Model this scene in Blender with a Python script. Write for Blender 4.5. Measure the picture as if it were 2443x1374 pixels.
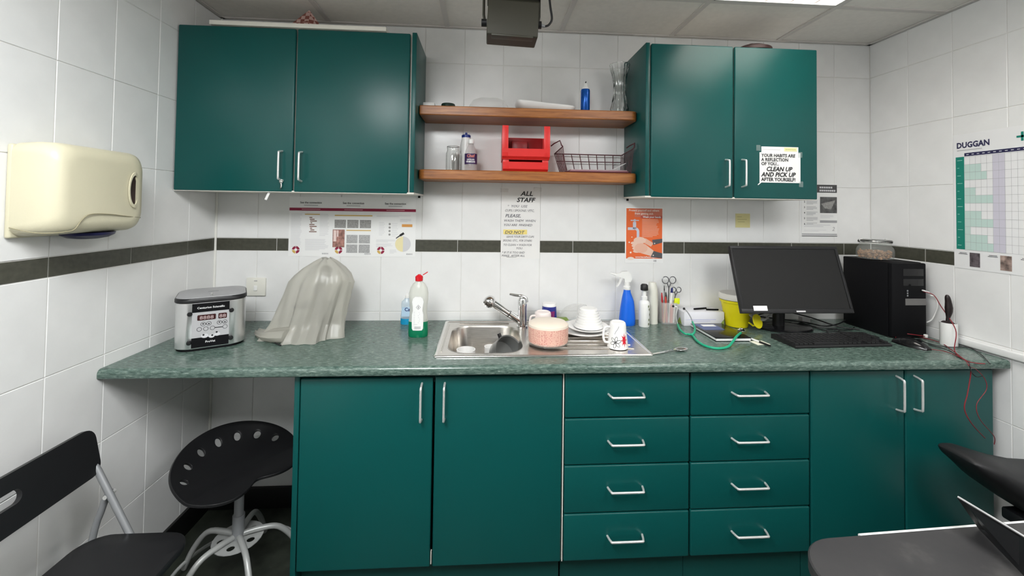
import bpy, bmesh, math, random
from mathutils import Vector, Matrix
random.seed(7)
for o in list(bpy.data.objects): bpy.data.objects.remove(o)
SC = bpy.context.scene
COL = SC.collection
# ------------------------------------------------------------------ camera
IW, IH, FPX, PPX, PPY = 2443, 1374, 1006.16, 1221.5, 469.86
CAM = Vector((1.3117, -2.1586, 1.4767)); YAW, PIT, ROL = 0.065, 0.0234, 0.0142
FWD = Vector((math.sin(YAW)*math.cos(PIT), math.cos(YAW)*math.cos(PIT), math.sin(PIT)))
_r = Vector((math.cos(YAW), -math.sin(YAW), 0)); _u = _r.cross(FWD)
RGT = math.cos(ROL)*_r + math.sin(ROL)*_u; UPV = -math.sin(ROL)*_r + math.cos(ROL)*_u
cd = bpy.data.cameras.new('camera'); cam = bpy.data.objects.new('camera', cd); COL.objects.link(cam)
cd.sensor_fit = 'HORIZONTAL'; cd.sensor_width = 36; cd.lens = FPX*36/IW
cd.shift_x = 0; cd.shift_y = (PPY-IH/2)/IW; cd.clip_start = 0.02
cam.matrix_world = Matrix(((RGT.x, UPV.x, -FWD.x, CAM.x), (RGT.y, UPV.y, -FWD.y, CAM.y), (RGT.z, UPV.z, -FWD.z, CAM.z), (0, 0, 0, 1)))
SC.camera = cam
def at(px, py, ax, c):
    """photo pixel -> point on the plane ax = c"""
    d = FWD + RGT*((px-PPX)/FPX) + UPV*((PPY-py)/FPX); i = 'xyz'.index(ax)
    return CAM + d*((c-CAM[i])/d[i])
# ------------------------------------------------------------------ world, exposure
w = bpy.data.worlds.new('world'); SC.world = w; w.use_nodes = True
w.node_tree.nodes['Background'].inputs[0].default_value = (.8, .85, .9, 1)
w.node_tree.nodes['Background'].inputs[1].default_value = 0.0
vs = SC.view_settings; vs.view_transform = 'Standard'; vs.look = 'None'; vs.gamma = 1; vs.use_curve_mapping = False
vs.exposure = 0.33
LAMP = 22.0            # radiance of the fluorescent panels
# ------------------------------------------------------------------ materials
MATS = {}
def nodes_of(name):
    m = bpy.data.materials.new(name); m.use_nodes = True; nt = m.node_tree
    b = nt.nodes['Principled BSDF']; MATS[name] = m
    return m, nt, b
def mat(name, col, rough=.5, metal=0, noise=0, nscale=30, bump=0, bscale=200, spec=.5, coat=0, emit=0, trans=0, ior=1.45):
    if name in MATS: return MATS[name]
    m, nt, b = nodes_of(name); I = b.inputs
    I['Base Color'].default_value = (*col, 1); I['Roughness'].default_value = rough; I['Metallic'].default_value = metal
    I['Specular IOR Level'].default_value = spec; I['Coat Weight'].default_value = coat
    I['Transmission Weight'].default_value = trans; I['IOR'].default_value = ior
    if emit: I['Emission Color'].default_value = (*col, 1); I['Emission Strength'].default_value = emit
    tc = None
    if noise or bump:
        tc = nt.nodes.new('ShaderNodeTexCoord')
    if noise:
        n = nt.nodes.new('ShaderNodeTexNoise'); n.inputs['Scale'].default_value = nscale; n.inputs['Detail'].default_value = 4
        nt.links.new(tc.outputs['Object'], n.inputs['Vector'])
        r = nt.nodes.new('ShaderNodeValToRGB'); r.color_ramp.elements[0].position = .3; r.color_ramp.elements[1].position = .7
        r.color_ramp.elements[0].color = (*[c*(1-noise) for c in col], 1); r.color_ramp.elements[1].color = (*[min(1, c*(1+noise)) for c in col], 1)
        nt.links.new(n.outputs['Fac'], r.inputs['Fac']); nt.links.new(r.outputs['Color'], I['Base Color'])
    if bump:
        n = nt.nodes.new('ShaderNodeTexNoise'); n.inputs['Scale'].default_value = bscale; n.inputs['Detail'].default_value = 3
        nt.links.new(tc.outputs['Object'], n.inputs['Vector'])
        bp = nt.nodes.new('ShaderNodeBump'); bp.inputs['Strength'].default_value = bump; bp.inputs['Distance'].default_value = .002
        nt.links.new(n.outputs['Fac'], bp.inputs['Height']); nt.links.new(bp.outputs['Normal'], I['Normal'])
    return m
def clear(name, col, body=.3, rough=.08, tint=(1, 1, 1)):
    """thin clear plastic / glass wall: part see-through, part glossy body"""
    if name in MATS: return MATS[name]
    m, nt, b = nodes_of(name); b.inputs['Base Color'].default_value = (*col, 1); b.inputs['Roughness'].default_value = rough
    t = nt.nodes.new('ShaderNodeBsdfTransparent'); t.inputs[0].default_value = (*tint, 1)
    x = nt.nodes.new('ShaderNodeMixShader'); x.inputs[0].default_value = body
    nt.links.new(t.outputs[0], x.inputs[1]); nt.links.new(b.outputs[0], x.inputs[2])
    nt.links.new(x.outputs[0], nt.nodes['Material Output'].inputs[0]); return m
def ramp_noise(name, scale, stretch, stops, rough, detail=8, distort=0, bump=0, spec=.5, coat=0, coord='Object'):
    m, nt, b = nodes_of(name); b.inputs['Roughness'].default_value = rough; b.inputs['Specular IOR Level'].default_value = spec
    b.inputs['Coat Weight'].default_value = coat
    tc = nt.nodes.new('ShaderNodeTexCoord'); mp = nt.nodes.new('ShaderNodeMapping'); mp.inputs['Scale'].default_value = stretch
    n = nt.nodes.new('ShaderNodeTexNoise'); n.inputs['Scale'].default_value = scale; n.inputs['Detail'].default_value = detail
    n.inputs['Roughness'].default_value = .65; n.inputs['Distortion'].default_value = distort
    r = nt.nodes.new('ShaderNodeValToRGB'); e = r.color_ramp.elements
    while len(e) < len(stops): e.new(.5)
    for k, (p, c) in zip(e, stops): k.position = p; k.color = (*c, 1)
    L = nt.links.new
    L(tc.outputs[coord], mp.inputs[0]); L(mp.outputs[0], n.inputs['Vector']); L(n.outputs['Fac'], r.inputs['Fac']); L(r.outputs['Color'], b.inputs['Base Color'])
    if bump:
        bp = nt.nodes.new('ShaderNodeBump'); bp.inputs['Strength'].default_value = bump; bp.inputs['Distance'].default_value = .002
        L(n.outputs['Fac'], bp.inputs['Height']); L(bp.outputs['Normal'], b.inputs['Normal'])
    return m
TILE = mat('white_glazed_tile', (.81, .81, .80), .22, noise=.03, nscale=9, bump=.12, bscale=38)
BAND = mat('olive_border_tile', (.062, .062, .046), .38, noise=.18, nscale=60)
GROUT = mat('grout', (.74, .73, .70), .8)
PAINT = mat('painted_wall', (.74, .73, .70), .6)
CEILT = mat('ceiling_tile_board', (.84, .81, .76), .85, bump=.25, bscale=260, noise=.03, nscale=40)
CEILB = mat('ceiling_grid_metal', (.66, .63, .60), .6)
FLOORM = ramp_noise('dark_green_vinyl', 14, (1, 1, 1), [(.3, (.010, .013, .009)), (.7, (.035, .042, .030))], .5)
SKIRT = mat('black_skirting', (.006, .006, .006), .45)
TEAL = mat('teal_laminate', (.002, .074, .069), .33, spec=.4, noise=.06, nscale=500, bump=.06, bscale=700)
TEALD = mat('teal_plinth', (.003, .055, .050), .45)
WHITEC = mat('white_carcass', (.68, .66, .60), .5)
COUNTER = ramp_noise('green_marble_laminate', 10, (4.5, 17, 17), [(.30, (.020, .045, .036)), (.45, (.070, .115, .096)), (.58, (.125, .180, .153)), (.76, (.36, .44, .39))], .2, detail=12, distort=.6)
OAK = ramp_noise('oak_board', 5, (1.2, 16, 16), [(.25, (.13, .038, .007)), (.5, (.32, .108, .021)), (.75, (.47, .190, .050))], .38, detail=6, distort=.3, bump=.05)
STEEL = ramp_noise('brushed_steel', 30, (.6, 20, 20), [(.3, (.50, .47, .43)), (.7, (.72, .69, .65))], .24, detail=3); STEEL.node_tree.nodes['Principled BSDF'].inputs['Metallic'].default_value = 1
CHROME = mat('chrome', (.78, .78, .78), .08, 1)
SATIN = mat('satin_metal', (.78, .78, .76), .34, .55)
GREYTUBE = mat('grey_painted_tube', (.30, .31, .32), .4, .3)
WHITETUBE = mat('pale_painted_tube', (.40, .41, .40), .35, .2)
BLACK = mat('black_plastic', (.010, .010, .011), .42, bump=.1, bscale=900)
BLACKG = mat('glossy_black', (.008, .008, .009), .15)
BLACKM = mat('matte_black', (.004, .004, .005), .6, spec=.18)
INK = mat('black_ink', (.015, .015, .016), .7)
GREYINK = mat('grey_ink', (.36, .36, .37), .7)
LGREYINK = mat('pale_grey_ink', (.62, .62, .64), .7)
PAPER = mat('white_paper', (.84, .84, .83), .6)
CREAM = mat('cream_plastic', (.64, .60, .44), .34, bump=.15, bscale=700)
CREAMD = mat('cream_seam', (.30, .27, .17), .6)
RED = mat('red_plastic', (.72, .025, .022), .38)
REDCAP = mat('red_cap_plastic', (.65, .01, .02), .35)
WHITEP = mat('white_plastic', (.82, .82, .80), .32)
CERAM = mat('white_ceramic', (.83, .82, .80), .12)
PINKC = mat('pinkish_ceramic', (.80, .72, .69), .15)
BLUE = mat('blue_plastic', (.004, .13, .72), .35)
NAVY = mat('navy_plastic', (.012, .018, .13), .35)
YELLOW = mat('yellow_plastic', (.82, .72, .008), .35)
GREENTUBE = mat('green_rubber_tube', (.015, .36, .20), .4)
GLASS = clear('clear_glass', (.72, .74, .72), .16, .05, (.97, .98, .97))
GLASSR = mat('cut_glass', (.97, .98, .97), .02, trans=1, ior=1.5)
GLASS = GLASS
CLEARP = clear('clear_plastic', (.78, .78, .76), .28, .12)
FROST = clear('frosted_plastic', (.72, .73, .66), .55, .3)
# ------------------------------------------------------------------ mesh builder
class B:
    def __init__(s): s.b = bmesh.new()
    def box(s, c, d, bev=0, seg=2, rot=None):
        v = bmesh.ops.create_cube(s.b, size=1)['verts']
        for p in v: p.co = Vector((p.co.x*d[0], p.co.y*d[1], p.co.z*d[2]))
        if bev:
            ed = list({e for p in v for e in p.link_edges})
            r = bmesh.ops.bevel(s.b, geom=ed, offset=bev, segments=seg, affect='EDGES', profile=.5)
            v = list({p for f in r['faces'] for p in f.verts} | {p for p in v if p.is_valid})
        M = Matrix.Translation(Vector(c)) @ (rot.to_4x4() if rot else Matrix())
        bmesh.ops.transform(s.b, matrix=M, verts=v); return s
    def span(s, a, b, bev=0, seg=2):
        return s.box([(p+q)/2 for p, q in zip(a, b)], [abs(q-p) for p, q in zip(a, b)], bev, seg)
    def loft(s, rings, cap0=True, cap1=True, closed=False):
        R = [[s.b.verts.new(p) for p in r] for r in rings]; n = len(R[0])
        pairs = list(zip(R, R[1:])) + ([(R[-1], R[0])] if closed else [])
        for a, b in pairs:
            for i in range(n):
                j = (i+1) % n
                s.b.faces.new((a[i], a[j], b[j], b[i]))
        if not closed:
            if cap0: s.b.faces.new(list(reversed(R[0])))
            if cap1: s.b.faces.new(R[-1])
        return s
    def lathe(s, prof, c=(0, 0, 0), seg=32, sx=1, sy=1, cap0=True, cap1=True, ribs=0, ramp=0, twist=0):
        rings = []
        for k, (r, z) in enumerate(prof):
            ring = []
            for i in range(seg):
                a = 2*math.pi*i/seg
                rr = r*(1 + (ramp*(1 if k < len(prof)-4 else .2)*math.cos(ribs*(a + twist*z)) if ribs else 0))
                ring.append((c[0]+rr*math.cos(a)*sx, c[1]+rr*math.sin(a)*sy, c[2]+z))
            rings.append(ring)
        return s.loft(rings, cap0, cap1)
    def cyl(s, p0, p1, r0, r1=None, seg=16, cap=True):
        p0, p1 = Vector(p0), Vector(p1); r1 = r0 if r1 is None else r1
        d = (p1-p0).normalized(); a = d.orthogonal().normalized(); b = d.cross(a)
        rg = lambda p, r: [p + (a*math.cos(2*math.pi*i/seg) + b*math.sin(2*math.pi*i/seg))*r for i in range(seg)]
        return s.loft([rg(p0, r0), rg(p1, r1)], cap, cap)
    def tube(s, pts, r, seg=8, closed=False, cap=True):
        P = [Vector(p) for p in pts]; n = len(P); rings = []; prev = None
        for i, p in enumerate(P):
            if closed: t = (P[(i+1) % n]-P[i-1])
            else: t = P[min(i+1, n-1)]-P[max(i-1, 0)]
            t = t.normalized() if t.length > 1e-9 else Vector((0, 0, 1))
            a = (prev - t*prev.dot(t)) if prev is not None else t.orthogonal()
            if a.length < 1e-6: a = t.orthogonal()
            a.normalize(); prev = a; b = t.cross(a)
            rr = r[i] if isinstance(r, (list, tuple)) else r
            rings.append([p + (a*math.cos(2*math.pi*k/seg)+b*math.sin(2*math.pi*k/seg))*rr for k in range(seg)])
        return s.loft(rings, cap, cap, closed)
    def prism(s, pts, z0, z1):
        """polygon in XY extruded in Z"""
        lo = [s.b.verts.new((x, y, z0)) for x, y in pts]; hi = [s.b.verts.new((x, y, z1)) for x, y in pts]
        n = len(pts)
        for i in range(n): s.b.faces.new((lo[i], lo[(i+1) % n], hi[(i+1) % n], hi[i]))
        s.b.faces.new(list(reversed(lo))); s.b.faces.new(hi); return s
    def face(s, pts):
        s.b.faces.new([s.b.verts.new(p) for p in pts]); return s
    def rect(s, x0, y0, x1, y1, z=.0014): return s.face([(x0, y0, z), (x1, y0, z), (x1, y1, z), (x0, y1, z)])
    def disc(s, x, y, r, z=.0014, seg=24, a0=0, a1=2*math.pi, r0=0, sy=1):
        full = abs(a1-a0) > 6.28
        n = seg; A = [a0+(a1-a0)*i/n for i in range(n if full else n+1)]
        out = [(x+r*math.cos(t), y+r*sy*math.sin(t), z) for t in A]
        if r0:
            inn = [(x+r0*math.cos(t), y+r0*sy*math.sin(t), z) for t in A]
            m = len(A)
            for i in range(m if full else m-1): s.face([inn[i], out[i], out[(i+1) % m], inn[(i+1) % m]])
        else: s.face(out if full else [(x, y, z)] + out)
        return s
    def xf(s, M): bmesh.ops.transform(s.b, matrix=M, verts=list(s.b.verts)); return s
    def mesh(s, name, m=None, smooth=40):
        bmesh.ops.recalc_face_normals(s.b, faces=list(s.b.faces))
        me = bpy.data.meshes.new(name); s.b.to_mesh(me); s.b.free()
        if smooth:
            for p in me.polygons: p.use_smooth = True
            me.set_sharp_from_angle(angle=math.radians(smooth))
        if m: me.materials.append(m)
        return me
    def obj(s, name, m, parent=None, loc=None, rot=None, smooth=40, flat=False):
        return put(name, s.mesh(name, m, 0 if flat else smooth), parent, loc, rot)
def put(name, me, parent=None, loc=None, rot=None):
    o = bpy.data.objects.new(name, me); COL.objects.link(o)
    if parent: o.parent = parent
    if loc is not None: o.location = loc
    if rot is not None: o.rotation_euler = rot
    return o
def tag(o, label, cat, group=None):
    o['label'] = label; o['category'] = cat
    if group: o['group'] = group
    return o
def thing(name, label, cat, loc=(0, 0, 0), rotz=0, group=None, M=None):
    o = bpy.data.objects.new(name, None); COL.objects.link(o); o.empty_display_size = .05
    o.location = loc; o.rotation_euler = (0, 0, rotz)
    if M is not None: o.matrix_world = M
    return tag(o, label, cat, group)
def struct(o): o['kind'] = 'structure'; return o
def frame(o, u, v):
    u, v = Vector(u).normalized(), Vector(v).normalized(); n = u.cross(v)
    return Matrix(((u.x, v.x, n.x, o[0]), (u.y, v.y, n.y, o[1]), (u.z, v.z, n.z, o[2]), (0, 0, 0, 1)))
def spl(pts, n=8, closed=False):
    P = [Vector(p) for p in pts]; out = []; m = len(P)
    for i in range(m if closed else m-1):
        if closed: p0, p1, p2, p3 = P[i-1], P[i], P[(i+1) % m], P[(i+2) % m]
        else: p0, p1, p2, p3 = P[max(i-1, 0)], P[i], P[i+1], P[min(i+2, m-1)]
        for k in range(n):
            t = k/n
            out.append(.5*((2*p1)+(p2-p0)*t+(2*p0-5*p1+4*p2-p3)*t*t+(3*p1-p0-3*p2+p3)*t**3))
    if not closed: out.append(P[-1])
    return out
def rrect(x0, y0, x1, y1, r, n=5):
    out = []
    for cx, cy, a in ((x1-r, y1-r, 0), (x0+r, y1-r, 90), (x0+r, y0+r, 180), (x1-r, y0+r, 270)):
        for i in range(n+1):
            t = math.radians(a+90*i/n); out.append((cx+r*math.cos(t), cy+r*math.sin(t)))
    return out
def text(s, size, m, parent, x, y, z=.0016, align='LEFT', name='lettering', shear=0, sx=1, bold=0, rot=0, spacing=1):
    cu = bpy.data.curves.new('t', 'FONT'); cu.body = s; cu.size = size; cu.align_x = align; cu.shear = shear
    cu.resolution_u = 2; cu.offset = bold; cu.space_line = spacing
    t = bpy.data.objects.new('t', cu); COL.objects.link(t); bpy.context.view_layer.update()
    me = bpy.data.meshes.new_from_object(t.evaluated_get(bpy.context.evaluated_depsgraph_get()))
    bpy.data.objects.remove(t); bpy.data.curves.remove(cu)
    me.name = name; me.materials.clear(); me.materials.append(m)
    me.transform(Matrix.Rotation(rot, 4, 'Z') @ Matrix.Diagonal((sx, 1, 1, 1)))
    return put(name, me, parent, (x, y, z))
R90 = math.pi/2
# ================================================================== THE ROOM
RW, ZC, YB = 3.404, 2.387, -4.2
fl = struct(put('floor', B().span((-.1, YB, -.05), (RW+.1, .1, 0)).mesh('floor', FLOORM)))
def wall(name, a, b, m=GROUT): return struct(put(name, B().span(a, b).mesh(name, m)))
GB = .0022
wb = wall('wall_back', (-.1, GB, 0), (RW+.1, .1, 2.55))
wl = wall('wall_left', (-.1, YB, 0), (-GB, GB, 2.55))
wr = wall('wall_right', (RW+GB, YB, 0), (RW+.1, GB, 2.55))
wall('wall_front', (-.1, YB-.1, 0), (RW+.1, YB, 2.55), mat('darkened_unseen_wall', (.30, .30, .29), .7))  # unseen wall behind the camera, greyed to cut reflections on the cabinets
_tm = {}
def tile_mesh(wd, ht, m, nm, g=.0024, ch=.0014):
    k = (round(wd, 3), round(ht, 3), m.name)
    if k not in _tm:
        b = B(); q = lambda x, y, i, z: [(i, i, z), (x-i, i, z), (x-i, y-i, z), (i, y-i, z)]
        b.loft([q(wd, ht, g/2, -.0021), q(wd, ht, g/2, -ch), q(wd, ht, g/2+ch, 0)], False, True)
        _tm[k] = b.mesh(nm, m, 0)
    return _tm[k]
ROWS = [(.10, .343), (.343, .643), (.643, .943), (.943, 1.243), (1.305, 1.605), (1.605, 1.905), (1.905, 2.205), (2.205, ZC)]
def tiles(wallo, org, u, cols, bands, rowsel=lambda c, r: True):
    for (c0, c1) in cols:
        for k, (z0, z1) in enumerate(ROWS):
            if not rowsel(c0, k): continue
            o = put('tile', tile_mesh(c1-c0, z1-z0, TILE, 'tile'), wallo)
            o.matrix_world = frame(Vector(org)+Vector(u)*c0+Vector((0, 0, z0)), u, (0, 0, 1))
    for (c0, c1) in bands:
        o = put('border_tile', tile_mesh(c1-c0, .062, BAND, 'border_tile'), wallo)
        o.matrix_world = frame(Vector(org)+Vector(u)*c0+Vector((0, 0, 1.243)), u, (0, 0, 1))
def cuts(first, step, end, start=0):
    c = [start]; x = first
    while x < end-.01: c.append(x); x += step
    c.append(end); return list(zip(c, c[1:]))
tiles(wb, (0, 0, 0), (1, 0, 0), cuts(.1985, .2, RW), cuts(.291, .296, RW), lambda c, k: k >= 2 or c < .78)
# side walls: u runs so that u x z points into the room
YL, YR = 1.79, 1.406
tiles(wl, (0, -YL, 0), (0, 1, 0), cuts(.0, .2, YL)[1:] if False else [(a, b) for a, b in cuts(.2, .2, YL)], [(a, b) for a, b in cuts(.10, .3, YL)])
tiles(wr, (RW, 0, 0), (0, -1, 0), cuts(.206, .2, YR), cuts(.282, .296, YR))
struct(put('trim_1', B().cyl((.003, -.003, .1), (.003, -.003, ZC), .0055, seg=10).mesh('trim_1', mat('corner_trim', (.80, .79, .74), .4))))
for nm, a, b in (('baseboard_back', (0, -.012, 0), (.638, .002, .10)), ('baseboard_left', (-.002, YB, 0), (.012, -.012, .105)), ('baseboard_right', (RW-.012, YB, 0), (RW+.002, -.6, .10))):
    struct(put(nm, B().span(a, b, .002).mesh(nm, SKIRT)))
struct(put('trim_2', B().span((RW-.016, -1.4, .9045), (RW+.001, -.36, .936), .006, 3).mesh('trim_2', mat('white_edge_trim', (.80, .80, .79), .3))))
# ceiling : T-bars and lay-in boards
ce = struct(put('ceiling', B().span((-.1, YB-.1, ZC+.16), (RW+.1, .1, ZC+.2)).mesh('ceiling', PAINT)))
GX = [0, .522, 1.109, 1.694, 2.281, 2.868, RW]; GY = [0.0] + [-.39-.587*k for k in range(7)]; GY = [g for g in GY if g > YB] + [YB]
LIGHTS = {(4, 1, 1): 'lit square ceiling light with zigzag louvre above right-hand wall cabinet',
          (1, 3, 4): 'long lit ceiling light panel on the side of the paper towel dispenser',
          (4, 3, 4): 'long lit ceiling light panel on the side of the wall calendar'}
LCELL = {(i, j) for i, j0, j1 in LIGHTS for j in range(j0, j1+1)}
for i in range(len(GX)-1):
    for j in range(len(GY)-1):
        if (i, j) == (4, 1): continue
        x0, x1, y1, y0 = GX[i], GX[i+1], GY[j], GY[j+1]
        B().span((x0+.004, y0+.004, ZC+.005), (x1-.004, y1-.004, ZC+.02)).obj('ceiling_tile', CEILT, ce, flat=True)
for x in GX[1:-1]: B().span((x-.012, YB, ZC), (x+.012, 0, ZC+.0045)).obj('grid_bar', CEILB, ce, flat=True)
for j, y in enumerate(GY[1:-1]): B().span((0, y-.012, ZC+.0005), (RW, y+.012, ZC+.005)).obj('grid_bar', CEILB, ce, flat=True)
for a, b in (((0, -.02, ZC-.001), (RW, -.001, ZC+.004)), ((.001, YB, ZC-.001), (.02, 0, ZC+.004)), ((RW-.02, YB, ZC-.001), (RW-.001, 0, ZC+.004))):
    B().span(a, b).obj('edge_angle', CEILB, ce, flat=True)
EMIT = mat('fluorescent_diffuser', (.98, .99, 1.0), .5, emit=LAMP*.52)
EMITL = mat('bright_fluorescent_diffuser', (.97, .99, 1.0), .5, emit=LAMP*1.18)  # emission raised to brighten the left wall and cabinet
EMITD = mat('dim_fluorescent_diffuser', (1.0, .96, .90), .5, emit=LAMP*.35)  # emission dimmed so the cabinet below is not overlit
LOUV = mat('louvre_aluminium', (.72, .66, .64), .3, 1)
HOUS = mat('white_enamel_housing', (.8, .8, .78), .4)
for (i, j, j2), lab in LIGHTS.items():
    x0, x1, y1, y0 = GX[i]+.014, GX[i+1]-.014, GY[j]-.014, GY[j2+1]+.014
    t = thing('ceiling_light', lab, 'ceiling light', ((x0+x1)/2, (y0+y1)/2, ZC), group=None)
    hw, hd = (x1-x0)/2, (y1-y0)/2
    if j != 1:     # unseen wraparound fitting, shaped to throw light onto the upper walls
        B().span((-hw, -hd, -.012), (hw, hd, .004), .003).obj('housing', HOUS, t)
        rg3 = lambda e, z: [(x, y, z) for x, y in rrect(-hw+e, -hd+e, hw-e, hd-e, .02, 4)]
        B().loft([rg3(.012, -.0125), rg3(.012, -.062), rg3(.022, -.078)], False, True).obj('diffuser', EMIT if i > 2 else EMITL, t, flat=True)
        for sy in (-1, 1): B().span((-hw+.01, sy*(hd-.012), -.08), (hw-.01, sy*(hd+.004), -.0125), .003).obj('end_cap', HOUS, t)
        continue
    b = B()
    for s in (-1, 1):
        b.span((s*hw, -hd, 0), (s*(hw-.006), hd, .1)); b.span((-hw, s*hd, 0), (hw, s*(hd-.006), .1))
    b.span((-hw, -hd, .1), (hw, hd, .106)); b.obj('housing', HOUS, t, flat=True)
    zd = .092 if j == 1 else .022
    B().face([(-hw+.01, -hd+.01, zd), (-hw+.01, hd-.01, zd), (hw-.01, hd-.01, zd), (hw-.01, -hd+.01, zd)]).obj('diffuser', EMITD if j == 1 else EMIT, t, flat=True)
    for k in range(1, 5):
        B().span((-hw+.006+2*hw*k/5-.002, -hd+.006, .004), (-hw+.006+2*hw*k/5+.002, hd-.006, .05 if j == 1 else .018)).obj('louvre_blade', LOUV, t, flat=True)
    if j == 1:   # saw-tooth edge of the louvre facing the room's tiled wall
        pts = [(-hw+.006, .055)]
        n = 5
        for k in range(n): pts += [(-hw+.006+(2*hw-.012)*(k+.5)/n, .012), (-hw+.006+(2*hw-.012)*(k+1)/n, .055)]
        pts += [(hw-.006, .07), (-hw+.006, .07)]
        for yy in (hd-.035, hd-.18, hd-.33):
            b = B(); b.prism(pts, -.0015, .0015); b.xf(Matrix.Translation((0, yy, 0)) @ Matrix.Rotation(R90, 4, 'X')); b.obj('louvre_blade', LOUV, t, flat=True)
# ================================================================== CABINETS
def bar_handle(parent, c, length, horiz=False, depth=.034):
    """bent rod handle: c = centre on the door face (y = face)"""
    h = length/2; d = depth
    pts = [(-h*.98, 0, 0), (-h*.93, -d*.6, 0), (-h*.86, -d*.93, 0), (-h*.74, -d, 0), (h*.74, -d, 0), (h*.86, -d*.93, 0), (h*.93, -d*.6, 0), (h*.98, 0, 0)]
    if not horiz: pts = [(0, y, x) for x, y, z in pts]
    return B().tube(spl(pts, 4), .0042, 10).obj('handle', SATIN, parent, c)
def door(parent, x0, x1, z0, z1, yf, hx=None, hz=None, hl=.128, nm='door', horiz=False, th=.018):
    d = B().span((x0, yf, z0), (x1, yf+th, z1), .0055, 3).obj(nm, TEAL, parent)
    if hx is not None: bar_handle(d, (hx, yf+.001, hz), hl, horiz)
    return d
# --- wall cabinets
t = thing('wall_cabinet', 'wide teal two-door wall cabinet in the corner with a key in its lock', 'cabinet')
B().span((.006, -.279, 1.533), (.982, -.004, 2.232)).obj('carcass', WHITEC, t, flat=True)
B().span((.006, -.297, 1.5255), (1.004, -.004, 1.5325)).obj('bottom_panel', WHITEC, t, flat=True)
B().span((.9845, -.298, 1.5335), (1.004, -.004, 2.236), .0012).obj('side_panel', TEAL, t)
door(t, .006, .4895, 1.527, 2.231, -.30, .446, 1.638)
door(t, .4965, .976, 1.527, 2.231, -.30, .529, 1.636)
for x in (.985,): B().cyl((x, -.02, 1.514), (x, -.02, 1.5255), .006).obj('peg', BLACKM, t)
t = thing('wall_cabinet', 'narrower teal two-door wall cabinet with printed sign taped to its door', 'cabinet')
B().span((2.054, -.279, 1.536), (2.853, -.004, 2.229)).obj('carcass', WHITEC, t, flat=True)
B().span((2.035, -.297, 1.528), (2.853, -.004, 1.5355)).obj('bottom_panel', WHITEC, t, flat=True)
B().span((2.035, -.298, 1.536), (2.0535, -.004, 2.234), .0012).obj('side_panel', TEAL, t)
B().span((2.8455, -.279, 1.536), (2.8545, -.004, 2.232)).obj('end_panel', TEAL, t, flat=True)
door(t, 2.0605, 2.4465, 1.530, 2.231, -.30, 2.410, 1.643)
door(t, 2.4535, 2.853, 1.530, 2.231, -.30, 2.488, 1.645)
for x in (2.05,): B().cyl((x, -.02, 1.516), (x, -.02, 1.528), .006).obj('peg', BLACKM, t)
# --- base units
ZB, ZT, YF = .163, .853, -.58
def unit(name, label, x0, x1, end=False):
    t = thing(name, label, 'cabinet')
    a, e, f, g = x0+.001, x1-.001, YF+.019, -.02
    b = B(); b.span((a, f, ZB-.008), (a+.016, g, ZT+.004)); b.span((e-.016, f, ZB-.008), (e, g, ZT+.004)); b.span((a+.016, f, ZB-.008), (e-.016, g, ZB+.008)); b.span((a+.016, g-.006, ZB+.008), (e-.016, g, ZT+.004))
    b.span((a+.016, f, ZT-.03), (e-.016, f+.016, ZT+.004)); b.obj('carcass', TEALD, t, flat=True)
    B().span((x0+.001, YF+.055, .0), (x1-.001, YF+.073, ZB-.009)).obj('plinth', TEALD, t, flat=True)
    return t
dp = B().span((.639, YF+.004, 0), (.6575, -.012, .866), .001).obj('end_panel', TEAL)
tag(dp, 'teal upright end panel beside the stool under the worktop', 'panel')
t = unit('base_cabinet', 'teal two-door base cabinet under the sink', .658, 1.617)
door(t, .661, 1.1335, ZB, ZT-.006, YF, 1.094, .760, .134); door(t, 1.1415, 1.614, ZB, ZT-.004, YF, 1.177, .760, .134)
B().span((1.1355, YF+.005, .17), (1.1385, YF+.016, .215)).obj('buffer', WHITEC, t, flat=True)
gs = B().span((1.6172, YF+.003, ZB), (1.6208, YF+.02, ZT+.004)).obj('cover_strip', WHITEC, t, flat=True)
for nm, x0, x1, hx in (('first', 1.6245, 2.1045, 1.856), ('second', 2.1105, 2.586, 2.338)):
    t = unit('drawer_unit', 'teal four-drawer base unit next to the sink cabinet' if nm == 'first' else 'teal four-drawer base unit next to the two-door cabinet beside the calendar wall', x0-.003, x1+.003)
    for z0, z1, hz in ((.6895, ZT, .776), (.5155, .6855, .602), (.338, .5115, .430), (ZB, .334, .252)):
        door(t, x0, x1, z0, z1, YF, hx, hz, .136, 'drawer', True)
t = unit('base_cabinet', 'teal two-door base cabinet in the corner with red cables hanging over it', 2.590, 3.362)
door(t, 2.5925, 2.979, ZB, ZT, YF, 2.945, .765, .134); door(t, 2.985, 3.360, ZB, ZT, YF, 3.02, .765, .134)
# --- worktop with a cut-out for the sink bowl
def nose(x0, x1, y0=-.617, y1=0, zt=.9, zb=.8665, r=.0155):
    pr = [(y1, zb), (y1, zt)]
    for k in range(9): a = R90-k*R90/8; pr.append((y0+r-r*math.cos(R90-a) if False else y0+r-r*math.sin(k*R90/8), zt-r+r*math.cos(k*R90/8)))
    for k in range(5): pr.append((y0+.006-.006*math.cos(k*R90/4), zb+.006-.006*math.sin(k*R90/4)))
    return [[(x, y, z) for y, z in pr] for x in (x0, x1)]
b = B(); b.loft(nose(.001, 1.16)); b.loft(nose(1.16, 1.49, y1=-.505)); b.loft(nose(1.49, 3.386))
b.span((1.16, -.115, .8665), (1.49, 0, .9))
wt = b.obj('worktop', COUNTER); tag(wt, 'long green marble-effect laminate worktop with rounded front edge', 'worktop')
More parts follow.
